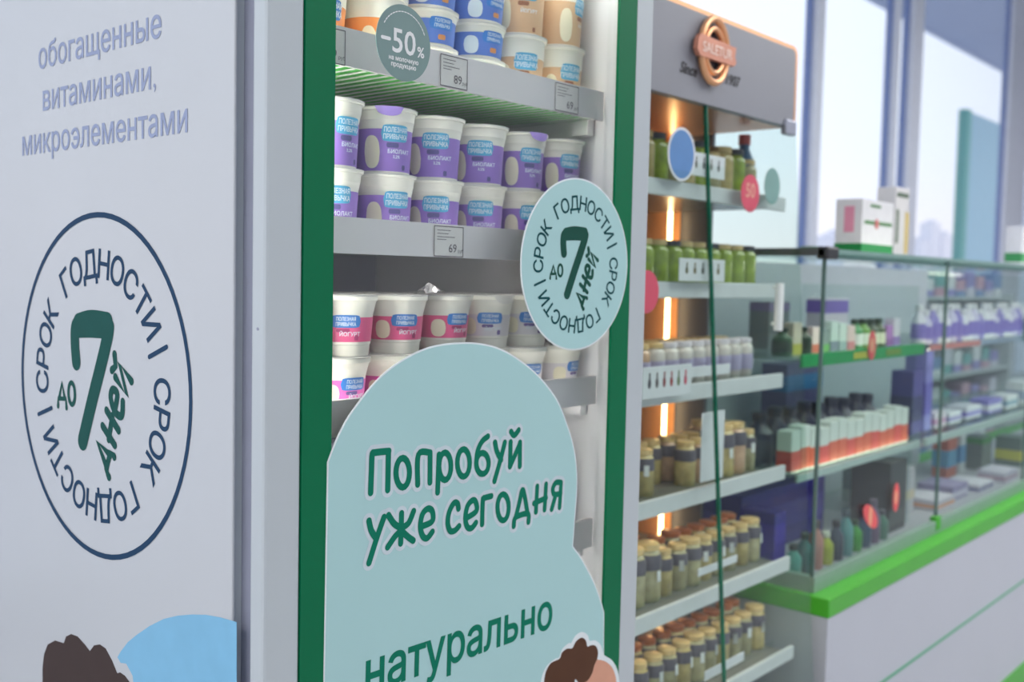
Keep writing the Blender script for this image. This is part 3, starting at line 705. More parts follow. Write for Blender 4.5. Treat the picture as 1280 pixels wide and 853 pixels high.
# crumpled foil on the third cup
# top shelf
z1_ = RAILS[0][0]+.0207
for i, x in enumerate((.150, .246)):
    put_cup('big', 'orange', x, CY, z1_-.012, (14, 20)[i], 'orange yogurt cup, %s on the top shelf' % ('cut off by the green border' if i == 0 else 'left of the discount sticker'), 'orange yogurt cups on the top shelf')
    put_cup('big', 'orange', x, CY, z1_-.012+.0982, (14, 20)[i], 'orange yogurt cup stacked on top, %s' % ('above the cup at the green border' if i == 0 else 'above the cup left of the discount sticker'), 'orange yogurt cups on the top shelf')
for i, x in enumerate((.337, .432)):
    n_t = 4
    for q in range(n_t):
        put_cup('tub', 'blue', x, CY, z1_-.012+q*.0487, (4, 10)[i]+q*7, 'blue and white curd tub, %s layer of the %s stack on the top shelf' % (ORD[q], ('left', 'right')[i]), 'blue curd tubs on the top shelf')
for i, x in enumerate((.524, .6155)):
    put_cup('big', 'tan', x, CY, z1_-.012, (-6, 8)[i], 'beige yogurt cup, lower one of the %s stack on the top shelf' % ('left beige', 'rightmost')[i], 'beige yogurt cups on the top shelf')
    put_cup('big', 'tan', x, CY, z1_-.012+.0982, (-10, 40)[i], 'beige yogurt cup, upper one of the %s stack on the top shelf' % ('left beige', 'rightmost')[i], 'beige yogurt cups on the top shelf')
for a in tabs: lid_tab(*a)
# crumpled opened foil sticking up from the third pink cup
mb = MB(); vs = []; fs = []; nn = 7
for i in range(nn):
    for j in range(nn):
        vs.append((.335+(i/(nn-1)-.5)*.030+random.uniform(-.002, .002), CY-.02+(j/(nn-1)-.5)*.030, RAILS[2][0]+.0147+.1545+.012*math.exp(-((i-3)**2+(j-3)**2)/5)+random.uniform(0, .005)))
for i in range(nn-1):
    for j in range(nn-1): fs.append((i*nn+j, (i+1)*nn+j, (i+1)*nn+j+1, i*nn+j+1))
mb.add(vs, fs); o = mb.build('foil_scrap', mat('silver_foil', (214, 212, 216), .25, .7, noise=.1, scale=120)); tag(o, 'crumpled silver foil between the pink cups on the third shelf', 'foil')

# ------------------------------------------------------------------ jar display cabinet
XR = 1.60; XL = .74
dc = thing('display_cabinet', 'grey glass-fronted display cabinet with copper-trimmed header and jar shelves', 'cabinet', (1.17, .45, 0))
hdr_m = mat('grey_header', (140, 142, 150), .45, noise=.02, scale=6); copper = mat('copper_trim', (236, 176, 130), .3, .55, noise=.03)
dkgrey = mat('dark_grey_metal', (88, 88, 98), .4, .2); wstrip = mat('shelf_front_white', (214, 220, 222), .3)
hY = .20; hz0, hz1 = 1.868, 2.040
def rrect(x0, x1, z0, z1, r, n=6):
    P = []
    for cx_, cz_, a0 in ((x1-r, z1-r, 0), (x0+r, z1-r, 90), (x0+r, z0+r, 180), (x1-r, z0+r, 270)):
        for i in range(n+1): a = math.radians(a0+90*i/n); P.append((cx_+r*math.cos(a), cz_+r*math.sin(a)))
    return P
mb = MB(); mb.plate(rrect(XL, XR-.004, hz0-.012, hz1, .022), FRONT, (0, .66, 0), .455); mb.build('header_shell', copper, dc, label='copper header rim')
mb = MB(); mb.plate(rrect(XL+.012, XR-.028, hz0-.013, hz1-.012, .014), FRONT, (0, .22, 0), .022); mb.build('header_face', hdr_m, dc, label='grey header face')
MB().box((XL, .24, hz0+.012), (XR-.03, .62, hz0+.026)).build('header_underside', dkgrey, dc)
# emblem
lc = A(888.5, 62, hY-.004); lx, lz = lc.x, lc.z-.004
def oval(cx_, cz_, rx, rz, y, n=36, a0=0, a1=360):
    return [(cx_+rx*math.cos(math.radians(a0+(a1-a0)*i/n)), y, cz_+rz*math.sin(math.radians(a0+(a1-a0)*i/n))) for i in range(n+(0 if a1-a0 == 360 else 1))]
em = MB().tube(oval(lx, lz, .050, .062, hY-.012)[:], .0072, 8, True); em.tube(oval(lx, lz, .035, .043, hY-.012), .0058, 8, True)
eo = em.build('emblem_rings', copper, dc, smooth=True)
MB().disc((lx, lz), .031, .039, FRONT, (0, hY-.002, 0), .004).build('emblem_disc', mat('emblem_black', (44, 44, 52), .4), dc)
bn = MB().plate([(lx-.076, lz-.008), (lx-.066, lz-.020), (lx+.068, lz-.020), (lx+.076, lz-.012), (lx+.070, lz+.000), (lx+.074, lz+.018), (lx-.064, lz+.022), (lx-.073, lz+.010)], FRONT, (0, hY-.010, 0), .010)
bo = bn.build('emblem_banner', mat('rose_copper', (206, 140, 116), .4, .35), dc)
mb = MB(); add_text(mb, 'SALETUR', FRONT, (0, hY-.0202, 0), (lx, lz-.010), 0, .028, .01, .0006, center=True); mb.build('lettering', mat('pale_copper_ink', (240, 214, 200), .4, .3), bo)
mb = MB(); a = A(849, 88, hY-.002); b = A(871, 95.5, hY-.002); text_between(mb, 'Since', FRONT, (0, hY-.002, 0), (a.x, a.z-.002), (b.x, b.z-.002), .001, .03, shear=.35)
a = A(907, 104.5, hY-.002); b = A(925, 110, hY-.002); text_between(mb, '1907', FRONT, (0, hY-.002, 0), (a.x, a.z), (b.x, b.z), .001, .03, shear=.2); mb.build('header_lettering', black_m, dc)
# body
bd = MB().box((XL, .64, .08), (XR, .66, hz0)).box((XL, .22, .08), (XL+.02, .64, hz0)).box((XL, .16, .08), (XR, .66, .40)).box((XL+.02, .18, 0), (XR-.02, .64, .08))
bd.build('cabinet_body', dkgrey, dc)
MB().box((XR-.012, .415, .40), (XR, .50, hz0)).build('side_post', mat('graphite_post', (96, 96, 108), .4, .2), dc)
MB().box((XR-.014, .50, .40), (XR-.001, .638, hz0)).build('copper_back_post', mat('copper_sheet', (240, 172, 116), .35, .1), dc)
warm = mat('warm_led', (255, 230, 180), .5, emit=(255, 212, 152), estr=10)
MB().box((XR-.052, .503, .41), (XR-.044, .511, hz0-.02)).build('warm_led_tube', warm, dc)
sgl = glass('cabinet_glass', (248, 252, 250), 1.45, gain=.5)
def gy(z): return .205-(1.87-z)*.075       # leaning front glass
MB().add([(XR-.006, gy(1.86), 1.86), (XR-.006, .415, 1.86), (XR-.006, .415, .42), (XR-.006, gy(.42), .42), (XR-.001, gy(1.86), 1.86), (XR-.001, .415, 1.86), (XR-.001, .415, .42), (XR-.001, gy(.42), .42)],
         [(0, 1, 2, 3), (4, 7, 6, 5), (0, 4, 5, 1), (1, 5, 6, 2), (2, 6, 7, 3), (3, 7, 4, 0)]).build('side_glass', sgl, dc)
gx = A(886, 125, .2).x
edge_g = mat('green_glass_edge', (22, 110, 84), .2)
for xa, xb in ((XL+.02, gx-.004), (gx+.001, XR-.002)):
    MB().add([(xa, gy(1.87), 1.87), (xb, gy(1.87), 1.87), (xb, gy(.42), .42), (xa, gy(.42), .42), (xa, gy(1.87)+.005, 1.87), (xb, gy(1.87)+.005, 1.87), (xb, gy(.42)+.005, .42), (xa, gy(.42)+.005, .42)],
             [(0, 3, 2, 1), (4, 5, 6, 7), (0, 1, 5, 4), (1, 2, 6, 5), (2, 3, 7, 6), (3, 0, 4, 7)]).build('front_glass', sgl, dc)
MB().add([(gx-.0035, gy(1.87)-.001, 1.87), (gx+.0012, gy(1.87)-.001, 1.87), (gx+.0012, gy(.42)-.001, .42), (gx-.0035, gy(.42)-.001, .42), (gx-.0035, gy(1.87)+.007, 1.87), (gx+.0012, gy(1.87)+.007, 1.87), (gx+.0012, gy(.42)+.007, .42), (gx-.0035, gy(.42)+.007, .42)],
         [(0, 3, 2, 1), (4, 5, 6, 7), (0, 1, 5, 4), (1, 2, 6, 5), (2, 3, 7, 6), (3, 0, 4, 7)]).build('glass_edge', edge_g, dc, label='green polished glass edge')
for z in (1.84,):
    MB().box((XR-.075, .188, z-.006), (XR-.03, .206, z+.028), .004).build('clamp', alu, dc)
MB().tube([(XR-.055, .11+.07, 1.42), (XR-.055, .165, 1.425), (XR-.05, .150, 1.49), (XR-.05, .155, 1.53)], .001, 6)
hd = MB().tube([(1.462, gy(1.5)-.016, 1.395), (1.462, gy(1.5)-.016, 1.50)], .0095, 12); hd.tube([(1.462, gy(1.5)-.016, 1.41), (1.462, gy(1.5), 1.41)], .004, 6).tube([(1.462, gy(1.5)-.016, 1.49), (1.462, gy(1.5), 1.49)], .004, 6)
hd.build('reflection_tube', mat('white_reflection', (236, 242, 238), .3), dc, smooth=True)  # bright reflection on the glass, modelled as a white tube
SH = [(1.665, 1.697, .215), (1.466, 1.498, .21), (1.257, 1.291, .205), (1.043, 1.077, .190), (.832, .865, .170), (.627, .657, .152)]
deck_m = mat('grey_glass_deck', (128, 128, 124), .25, noise=.05)
for i, (z0, z1, y) in enumerate(SH):
    s_ = MB().box((XL+.02, y+.010, z0+.006), (XR-.03, .62, z0+.018)); s_o = s_.build('shelf', deck_m, dc)
    MB().box((XL+.02, y, z0), (XR-.016, y+.010, z1), .002).build('shelf_front', wstrip, s_o, label='white shelf front strip')
    MB().box((XL+.02, y+.045, z0+.018), (XR-.03, y+.048, z0+.034)).build('acrylic_lip', sgl, s_o)

clm = mat('cabinet_fill_led', (240, 240, 240), .5, emit=(255, 240, 222), estr=10)  # LED strips added under header and shelves to brighten the jars
for i, (z0, z1, y) in enumerate(SH):
    if i == 1: continue
    zt2 = SH[i-1][0]+.006 if i else hz0+.011
    yy2 = SH[i-1][2]+.014 if i else .24
    MB().box((XL+.04, yy2, zt2-.005), (XR-.04, yy2+.010, zt2)).build('cabinet_fill_led', clm, dc)
MB().box((CX0+.06, .166, GT-.010), (CX1, .176, GT-.002)).build('showcase_fill_led', clm, ct) if False else None
# jars
jar_gl = mat('jar_contents_olive', (176, 172, 134), .15, noise=.18, scale=45, coat=.6); jar_gy = mat('jar_contents_amber', (196, 180, 122), .15, noise=.18, scale=45, coat=.6)
jar_grn = mat('jar_contents_green', (150, 172, 66), .15, noise=.2, scale=45, coat=.6); jar_pk = mat('jar_contents_rosy', (200, 166, 136), .15, noise=.15, scale=45, coat=.6); jar_lv = mat('jar_contents_pale', (206, 204, 200), .2, noise=.1, scale=45, coat=.5)
lid_g = mat('gold_lid', (222, 196, 140), .3, .2); lid_c = mat('copper_lid', (206, 128, 84), .3, .35); lid_k = mat('dark_lid', (66, 66, 74), .35)
neck_l = mat('dark_jar_label', (92, 90, 102), .5, noise=.1, scale=80); lav_l = mat('lavender_jar_label', (176, 172, 206), .5, noise=.08); wtag_m = mat('white_jar_tag', (226, 232, 232), .5)
JP = {}
def jar(style, body, lidm, labm):
    k_ = (style, body.name, lidm.name, labm.name if labm else '')
    if k_ in JP: return copy_tree(JP[k_])
    t = bpy.data.objects.new('jar', None); COL.objects.link(t)
    if style == 's': r, h = .0235, .096
    elif style == 'l': r, h = .031, .118
    else: r, h = .0265, .100
    link('jar_glass', MB().lathe([(r*.9, 0), (r, .003), (r, h*.74), (r*.93, h*.82), (r*.76, h*.87), (r*.76, h*.9)], n=18).mesh('jar_glass', smooth=True), body, t)
    link('jar_lid', MB().lathe([(r*.80, h*.885), (r*.84, h*.89), (r*.84, h*.99), (r*.78, h)], n=18).mesh('jar_lid', smooth=True), lidm, t)
    if labm: link('jar_label', MB().lathe([(r+.0006, h*.56), (r+.0006, h*.745), (r*.95, h*.82)] if labm is neck_l else [(r+.0006, h*.25), (r+.0006, h*.62)], n=18, cap0=False, cap1=False).mesh('jar_label', smooth=True), labm, t)
    JP[k_] = t; return t
def jar_tag(t, r=.0225):
    m = MB().add([(-.006, -r-.004, .044), (.005, -r-.004, .044), (.005, -r-.003, .066), (-.006, -r-.003, .066)], [(0, 1, 2, 3)]); link('neck_tag', m.mesh('neck_tag'), wtag_m, t)
rowname = ['top', 'second', 'third', 'fourth', 'fifth', 'sixth']
X0J = .90
for ri, (z0, z1, y) in enumerate(SH):
    deck = z0+.0182
    pitch = .0535
    n = int((XR-.055-X0J)/pitch)+1
    ju = []
    for rr in range(2):
        yy = y+.082+rr*.062
        for i in range(n):
            x = XR-.062-i*pitch+(rr*.02 if i else 0)+random.uniform(-.003, .003)
            pos = n-1-i
            big = False
            if ri == 0: st_, bdm, ld, lb = ('l' if (i % 3) else 'm'), (jar_gl, jar_grn, jar_gy)[i % 3], (lid_g, lid_k, lid_g)[i % 3], None
            elif ri == 1: st_, bdm, ld, lb = ('m', jar_grn, (lid_g, lid_k)[(i+rr) % 3 == 0], None)
            elif ri == 2: st_, bdm, ld, lb = 's', (jar_lv, jar_lv, jar_pk)[i % 3 if i > 6 else 0], lid_g if i > 6 or rr else mat('white_lid', (222, 220, 230), .4), lav_l
            elif ri == 3: st_, bdm, ld, lb = ('l' if i in (1, 2) else 's'), (jar_gl, jar_gy, jar_pk)[(i*2+rr) % 3], (lid_g, lid_c)[rr if i > 8 else 0], neck_l
            else: st_, bdm, ld, lb = ('l' if (i in (8, 9) and ri == 4) else ('m' if i % 5 == 0 else 's')), (jar_gl, jar_gl, jar_gy)[(i+rr+ri) % 3], (lid_g, lid_c)[1 if (ri == 5 and i > 9) or rr else 0], neck_l
            if (ri, rr) == (3, 0) and i in (6, 7): continue
            t = jar(st_, bdm, ld, lb); t.location = (x, yy+(.004 if st_ == 'l' else 0), deck); t.rotation_euler = (0, 0, random.uniform(-.8, .2))
            tag(t, '%s jar, %s from left, %s row, %s cabinet shelf' % ({'jar_contents_olive': 'olive', 'jar_contents_amber': 'amber', 'jar_contents_green': 'green', 'jar_contents_rosy': 'rosy', 'jar_contents_pale': 'pale lavender'}[bdm.name], ORD[pos], ('front', 'back')[rr], rowname[ri]), 'jar', 'jars on the %s cabinet shelf' % rowname[ri])
            if ri >= 3 and rr == 0 and i % 2 == 0: ju.append((t, {'s': .0225, 'm': .026, 'l': .031}[st_]))
    for t, r in ju: jar_tag(t, r)
# taller bottle with blue label at the right end of the top shelf
bt = thing('bottle', 'blue-labelled bottle with red cap under the header right end', 'bottle', (1.535, .30, 1.6832))
MB().lathe([(.02, 0), (.022, .004), (.022, .10), (.012, .125), (.012, .135)], (1.535, .30, 1.6832), 18).build('bottle_body', mat('blue_bottle', (80, 120, 160), .3), bt, smooth=True)
MB().lathe([(.014, .135), (.014, .158)], (1.535, .30, 1.6832), 14).build('bottle_cap', mat('red_cap', (196, 90, 84), .4), bt, smooth=True)

# cards, tag holders and stickers in/on the cabinet
card_m = mat('white_card', (224, 228, 232), .5)
def holder(x0, x1, z0, z1, y, label, icons=0, cols=((70, 70, 80), (150, 100, 70), (190, 60, 80))):
    t = thing('price_card', label, 'card', ((x0+x1)/2, y, z0)); MB().box((x0, y, z0), (x1, y+.002, z1), .0008).build('card', card_m, t)
    for i in range(icons):
        f = (i+.9)/(icons+.8); x = x0+(x1-x0)*f; c_ = cols[i % len(cols)]; hh = (z1-z0)
        b = MB(); b.disc((x, z0+hh*.48), (x1-x0)*.028, hh*.16, FRONT, (0, y, 0), .0005, 14); b.stroke([(x, z0+hh*.6), (x, z0+hh*.78)], (x1-x0)*.028, FRONT, (0, y, 0), .0005, False)
        b.build('bottle_picture', mat('icon_%d_%d_%d' % c_, c_, .5), t)
def pb(x0, y0, x1, y1, Y):
    a, b = A(x0, y0, Y), A(x1, y1, Y); return a.x, b.x, min(a.z, b.z), max(a.z, b.z)
a = A(848, 322, .195); b = A(904, 352, .195); holder(a.x, b.x, A(876, 352, .195).z, A(876, 324, .195).z, .192, 'white card with a row of bottle pictures before the green jars', 5, ((90, 90, 40), (110, 100, 50), (60, 70, 50)))
a = A(862, 190, .20); b = A(907, 190, .20); holder(a.x, b.x, A(885, 222, .2).z, A(885, 193, .2).z, .200, 'white card with small dark pictures on the top jar shelf', 4, ((90, 90, 70), (60, 60, 60)))
a = A(803, 470, .185); b = A(864, 470, .185); holder(a.x, b.x, A(835, 496, .185).z, A(835, 457, .185).z, .184, 'white sheet with six coloured bottle pictures on the third shelf front', 6, ((70, 70, 80), (90, 80, 80), (150, 70, 70), (170, 60, 60), (110, 130, 80), (210, 60, 90)))
a = A(865, 458, .2); b = A(915, 458, .2); holder(a.x, b.x, A(890, 470, .2).z, A(890, 457, .2).z, .204, 'narrow white card holder right of the picture sheet')
a = A(878, 540, .175); b = A(906, 540, .175); holder(a.x, b.x, A(892, 600, .175).z, A(892, 515, .175).z, .176, 'tall white card standing among the fourth shelf jars')
a = A(878, 700, .15); b = A(926, 700, .15); holder(a.x, b.x, A(902, 706, .15).z-.012, A(902, 706, .15).z+.004, .158, 'slanted white ticket on the fifth shelf deck')
a = A(882, 830, .14); b = A(930, 830, .14); holder(a.x, b.x, A(906, 832, .14).z-.012, A(906, 832, .14).z+.008, .140, 'slanted white ticket on the sixth shelf deck')
def oval_sticker(px, py, rx, rz, z_off, m, label, ring=None, txt=None, Y=None, rot=0.):
    y0 = gy(A(px, py, .2).z)-.0015 if Y is None else Y
    p = A(px, py, y0); t = thing('oval_sticker', label, 'sticker', (p.x, y0, p.z))
    def ov(kx, kz, th, mm, nm):
        b = MB(); ca, sa = math.cos(rot), math.sin(rot)
        b.plate([(p.x+rx*kx*math.cos(q)*ca-rz*kz*math.sin(q)*sa, p.z+rx*kx*math.cos(q)*sa+rz*kz*math.sin(q)*ca) for q in [2*math.pi*i/32 for i in range(32)]], FRONT, (0, y0, 0), th); b.build(nm, mm, t)
    if ring: ov(1, 1, .0006, ring, 'sticker_edge')
    ov(.88 if ring else 1, .9 if ring else 1, .0009, m, 'sticker_face')
    if txt: b = MB(); add_text(b, txt[0], FRONT, (0, y0-.001, 0), (p.x, p.z-.008), 0, txt[1], .02, .0004, center=True); b.build('lettering', txt[2], t)
red_s = mat('red_sticker', (214, 84, 106), .5)
oval_sticker(937.5, 242, .040, .040, 0, red_s, 'red round sticker on the cabinet glass beside the grey one', txt=('50', .042, mat('pale_yellow_ink', (234, 170, 150), .5)))
oval_sticker(965, 233, .036, .040, 0, mat('grey_teal_sticker', (126, 166, 160), .5), 'grey-teal round sticker at the right edge of the cabinet glass')
oval_sticker(852, 193, .050, .052, 0, mat('blue_sticker', (92, 140, 196), .5), 'blue round sticker with white rim at the upper left of the cabinet glass', ring=card_m)
oval_sticker(808, 365, .040, .040, 0, red_s, 'red round sticker half hidden by the fridge edge')

# ------------------------------------------------------------------ pharmacy counter
CX0, CX1 = 1.650, 5.6
ct = thing('glass_counter', 'white pharmacy counter with lime green edge and glass showcase on top', 'counter', (3.0, .4, 0))
lime = mat('lime_laminate', (72, 176, 44), .4, noise=.03, scale=12); wlam = mat('white_laminate', (192, 196, 206), .4, noise=.01, scale=4); tealg = mat('green_line', (84, 170, 130), .5)
slab_z0, slab_z1 = .716, .762
MB().box((CX0+.004, .104, 0), (CX1, .70, slab_z0)).build('base_cabinet', wlam, ct)
MB().box((CX0, .10, slab_z0), (CX1, .72, slab_z1), .003).build('worktop', lime, ct, label='lime green worktop edge')
zl = A(1200, 785, .1).z; MB().box((CX0+.3, .1025, zl-.004), (CX1, .105, zl+.004)).build('front_line', tealg, ct, label='thin green line')
zl = A(1262, 846, .1).z; MB().box((CX0, .098, zl-.09), (CX1, .104, zl)).build('lower_band', lime, ct, label='green lower band')
GT, GB = 1.574, .80
track = mat('sage_track', (150, 176, 164), .35, .3)
MB().box((CX0+.02, .148, slab_z1), (CX1, .166, GB)).box((CX0+.02, .166, slab_z1), (CX0+.04, .64, GB)).build('glass_track', track, ct)
cg = glass('counter_glass', (244, 250, 248), 1.45, gain=.5); cge = mat('counter_glass_edge', (96, 122, 118), .25)
pan = [CX0+.025, 2.515, 3.42, 4.4, CX1]
for a, b in zip(pan, pan[1:]):
    MB().box((a+.002, .154, GB-.02), (b-.002, .159, GT)).build('front_pane', cg, ct)
for a in pan[:-1]:
    MB().box((a-.003, .1525, GB-.02), (a+.0025, .161, GT)).build('pane_edge', cge, ct, label='dark glass edge')
MB().box((CX0+.022, .160, GB-.02), (CX0+.028, .62, GT)).build('end_pane', cg, ct)
MB().box((CX0+.015, .148, GT), (CX1, .64, GT+.008)).build('top_pane', cg, ct)
MB().box((CX0+.013, .145, GT-.001), (CX1, .148, GT+.009)).build('top_edge', mat('pale_glass_edge', (130, 162, 156), .3), ct)
MB().box((CX0+.004, .15, GT-.008), (CX0+.02, .62, GT+.010)).build('top_end_rail', mat('grey_rail', (110, 112, 118), .4, .4), ct)
MB().box((CX0+.004, .140, GT-.016), (CX0+.07, .17, GT+.014), .006).build('corner_clip', mat('black_clip', (52, 52, 56), .4), ct)
MB().box((pan[1]-.02, .146, GB-.03), (pan[1]+.02, .168, GB+.012), .004).build('pane_clip', lime, ct)
bpw = mat('lilac_white_panel', (202, 200, 214), .5)
MB().box((CX0+.02, .63, slab_z1), (3.7, .645, GT-.01)).build('back_panel', bpw, ct)
MB().box((3.7, .634, slab_z1), (CX1, .640, GT-.01)).build('back_pane', cg, ct)
MB().box((2.545, .25, slab_z1), (2.551, .63, 1.50)).build('divider', cg, ct)
shm = glass('shelf_glass', (232, 242, 238), 1.45, gain=.6)
gstr = mat('green_shelf_strip', (30, 158, 84), .4, noise=.05)
S1, S2 = 1.318, 1.030
MB().box((1.71, .222, S1-.008), (2.52, .60, S1)).build('glass_shelf', shm, ct)
MB().box((1.70, .214, S1-.022), (2.52, .221, S1+.010), .001).build('shelf_strip', gstr, ct, label='green printed shelf strip')
yel = mat('yellow_print', (196, 190, 70), .5); 
MB().box((2.0, .2132, S1-.014), (2.11, .2142, S1+.003)).build('strip_print', yel, ct); MB().box((2.22, .2132, S1-.014), (2.33, .2142, S1+.003)).build('strip_print', mat('olive_print', (120, 150, 60), .5), ct)
MB().box((1.71, .222, S2-.008), (2.52, .60, S2)).build('glass_shelf', shm, ct)
MB().box((1.70, .214, S2-.016), (2.52, .221, S2+.004), .001).build('shelf_strip', mat('pale_shelf_strip', (190, 206, 202), .4), ct)
MB().box((2.58, .222, S1-.008), (4.36, .60, S1)).build('glass_shelf', shm, ct)
MB().box((2.58, .214, S1-.014), (3.05, .221, S1+.002)).build('shelf_strip', mat('coral_strip', (222, 140, 136), .4), ct)
MB().box((3.05, .214, S1-.014), (4.36, .221, S1+.002)).build('shelf_strip', mat('blue_grey_strip', (160, 176, 200), .4), ct)
MB().box((2.58, .222, S2-.012), (4.36, .60, S2)).build('glass_shelf', shm, ct)
MB().box((2.56, .210, S2-.018), (4.36, .221, S2+.004)).build('shelf_strip', mat('pale_shelf_strip', (190, 206, 202), .4), ct)
MB().box((CX0+.04, .17, slab_z1), (CX1, .62, slab_z1+.006)).build('showcase_floor', mat('showcase_floor', (170, 170, 180), .4), ct)

MB().box((CX0+.06, .164, GT-.010), (CX1, .174, GT-.001)).build('showcase_fill_led', clm, ct)  # unseen LED strips added here and under the shelves to brighten the showcase
MB().box((CX0+.05, .160, GT-.013), (CX1, .163, GT)).build('led_profile', mat('pale_glass_edge', (150, 178, 172), .3), ct)
for z in (S1, S2):
    MB().box((1.74, .224, z-.014), (2.50, .232, z-.0085)).build('showcase_fill_led', clm, ct); MB().box((2.60, .224, z-.014-.004*(z == S2)), (4.34, .232, z-.0125-.0005*(z == S2))).build('showcase_fill_led', clm, ct)
# products -----------------------------------------------------------
def col(c, r=.45): return mat('print_%d_%d_%d' % c, c, r)
def carton(x, y, z, w_, d_, h_, c, band, label, group=None, bz=(.0, .35), cat='box', name='medicine_box', rz=0.):
    t = thing(name, label, cat, (x, y, z), group, rz)
    link('carton', MB().box((-w_/2, -d_/2, 0), (w_/2, d_/2, h_), .0012).mesh('carton'), col(c), t)
    link('print_band', MB().box((-w_/2-.0004, -d_/2-.0004, h_*bz[0]+.0008), (w_/2+.0004, d_/2+.0004, h_*bz[1])).mesh('print_band'), col(band), t)
    return t
def bottle(x, y, z, r, h_, c, cap, lab, label, group=None):
    t = thing('bottle', label, 'bottle', (x, y, z), group)
    link('bottle_body', MB().lathe([(r*.92, 0), (r, .003), (r, h_*.62), (r*.5, h_*.78), (r*.45, h_*.84)], n=14).mesh('bottle_body', smooth=True), col(c, .3), t)
    link('bottle_cap', MB().lathe([(r*.55, h_*.84), (r*.55, h_*.98), (r*.45, h_)], n=14).mesh('bottle_cap', smooth=True), col(cap), t)
    link('bottle_label', MB().lathe([(r+.0005, h_*.14), (r+.0005, h_*.52)], n=14, cap0=False, cap1=False).mesh('bottle_label', smooth=True), col(lab), t)
    return t
# on top of the counter
zt_top = GT+.0082
a = A(1076, 314, .24); b = A(1115, 314, .24)
bx = thing('medicine_box', 'white medicine box with green bottom band on the counter top', 'box', ((a.x+b.x)/2, .28, zt_top))
hh = .150
MB().box((a.x, .24, zt_top), (b.x, .315, zt_top+hh), .002).build('carton', col((222, 222, 226)), bx)
MB().box((a.x-.0006, .2394, zt_top+.001), (b.x+.0006, .3156, zt_top+.030)).build('green_band', col((14, 134, 66)), bx)
mb = MB(); mb.stroke([(a.x+.02, zt_top+.088), (a.x+.085, zt_top+.088)], .010, FRONT, (0, .24, 0), .0008, False).stroke([(a.x+.11, zt_top+.088), (b.x-.015, zt_top+.088)], .010, FRONT, (0, .24, 0), .0008, False)
mb.stroke([(a.x+.055, zt_top+.134), (a.x+.12, zt_top+.134)], .008, FRONT, (0, .24, 0), .0008, False); mb.build('green_print', col((96, 140, 96)), bx)
MB().disc((a.x+.098, zt_top+.086), .012, .014, FRONT, (0, .2392, 0), .0012, 16).build('red_print', col((206, 120, 120)), bx)
MB().box((a.x-.0008, .262, zt_top+.06), (a.x, .29, zt_top+.13)).build('pink_print', col((226, 150, 176)), bx)
a = A(1117, 314, .34); b = A(1134, 314, .34)
bx = thing('slim_box', 'tall slim white and gold box behind the medicine box', 'box', ((a.x+b.x)/2, .36, zt_top))
MB().box((a.x, .34, zt_top), (b.x, .40, zt_top+.225), .002).build('carton', col((214, 212, 214)), bx)
MB().box((b.x-.03, .339, zt_top+.02), (b.x+.0006, .345, zt_top+.150)).build('gold_band', col((208, 184, 116)), bx)
MB().box((a.x+.01, .3385, zt_top+.05), (a.x+.028, .34, zt_top+.155)).box((a.x+.01, .3385, zt_top+.195), (b.x-.01, .34, zt_top+.208)).build('dark_print', col((90, 110, 90)), bx)
a = A(1040, 318, .3)
carton(a.x+.03, .36, zt_top, .10, .05, .020, (120, 150, 136), (40, 120, 80), 'flat grey-green pack lying left of the medicine box', bz=(.1, .5))
carton(A(1276, 325, .28).x+.05, .31, zt_top, .10, .06, .16, (222, 222, 230), (60, 150, 90), 'white box with green band at the far right on the counter top', bz=(.12, .35))
# bay 1, top shelf
items = [('tub', (40, 84, 50), (30, 50, 36)), ('box', (222, 196, 186), (190, 170, 60)), ('tub', (36, 60, 44), (30, 40, 36)), ('box', (230, 206, 206), (214, 110, 90)), ('box', (136, 150, 150), (104, 170, 90)), ('box', (200, 214, 212), (120, 130, 150)),
         ('box', (206, 218, 216), (150, 170, 176)), ('box', (226, 198, 198), (200, 120, 130)), ('bottle', (60, 150, 80), (226, 226, 226)), ('bottle', (110, 160, 60), (230, 230, 220)), ('bottle', (50, 70, 44), (220, 220, 200)), ('bottle', (60, 80, 40), (226, 220, 200)), ('box', (176, 120, 190), (140, 90, 160)), ('box', (214, 206, 220), (150, 120, 190))]
x = 1.735
for i, (k_, c_, d_) in enumerate(items):
    lab = '%s %s, %s from the left on the upper shelf of the first counter bay' % ({0: 'dark green', 1: 'cream', 2: 'black-green', 3: 'pale pink', 4: 'grey-green', 5: 'pale grey', 6: 'white', 7: 'rosy', 8: 'bright green', 9: 'lime green', 10: 'dark olive', 11: 'olive', 12: 'violet', 13: 'lilac'}[i], {'tub': 'tub', 'box': 'box', 'bottle': 'bottle'}[k_], ORD[i])
    g = 'products on the upper shelf of the first counter bay'
    if k_ == 'tub': bottle(x+.026, .30, S1, .026, .07, c_, d_, d_, lab, g)
    elif k_ == 'box': carton(x+.026, .30, S1, .048, .03, .062+.02*((i*7) % 4)/3, c_, d_, lab, g)
    else: bottle(x+.026, .30, S1, .022, .085, c_, (40, 60, 40), d_, lab, g)
    x += .0555
carton(2.33, .44, S1+.0, .16, .06, .14, (214, 208, 222), (124, 104, 186), 'white box with purple top band behind the green bottles', bz=(.68, .96))
carton(2.00, .46, S1, .12, .06, .13, (120, 124, 134), (130, 110, 160), 'grey upright box behind the pale boxes', bz=(.8, .98))
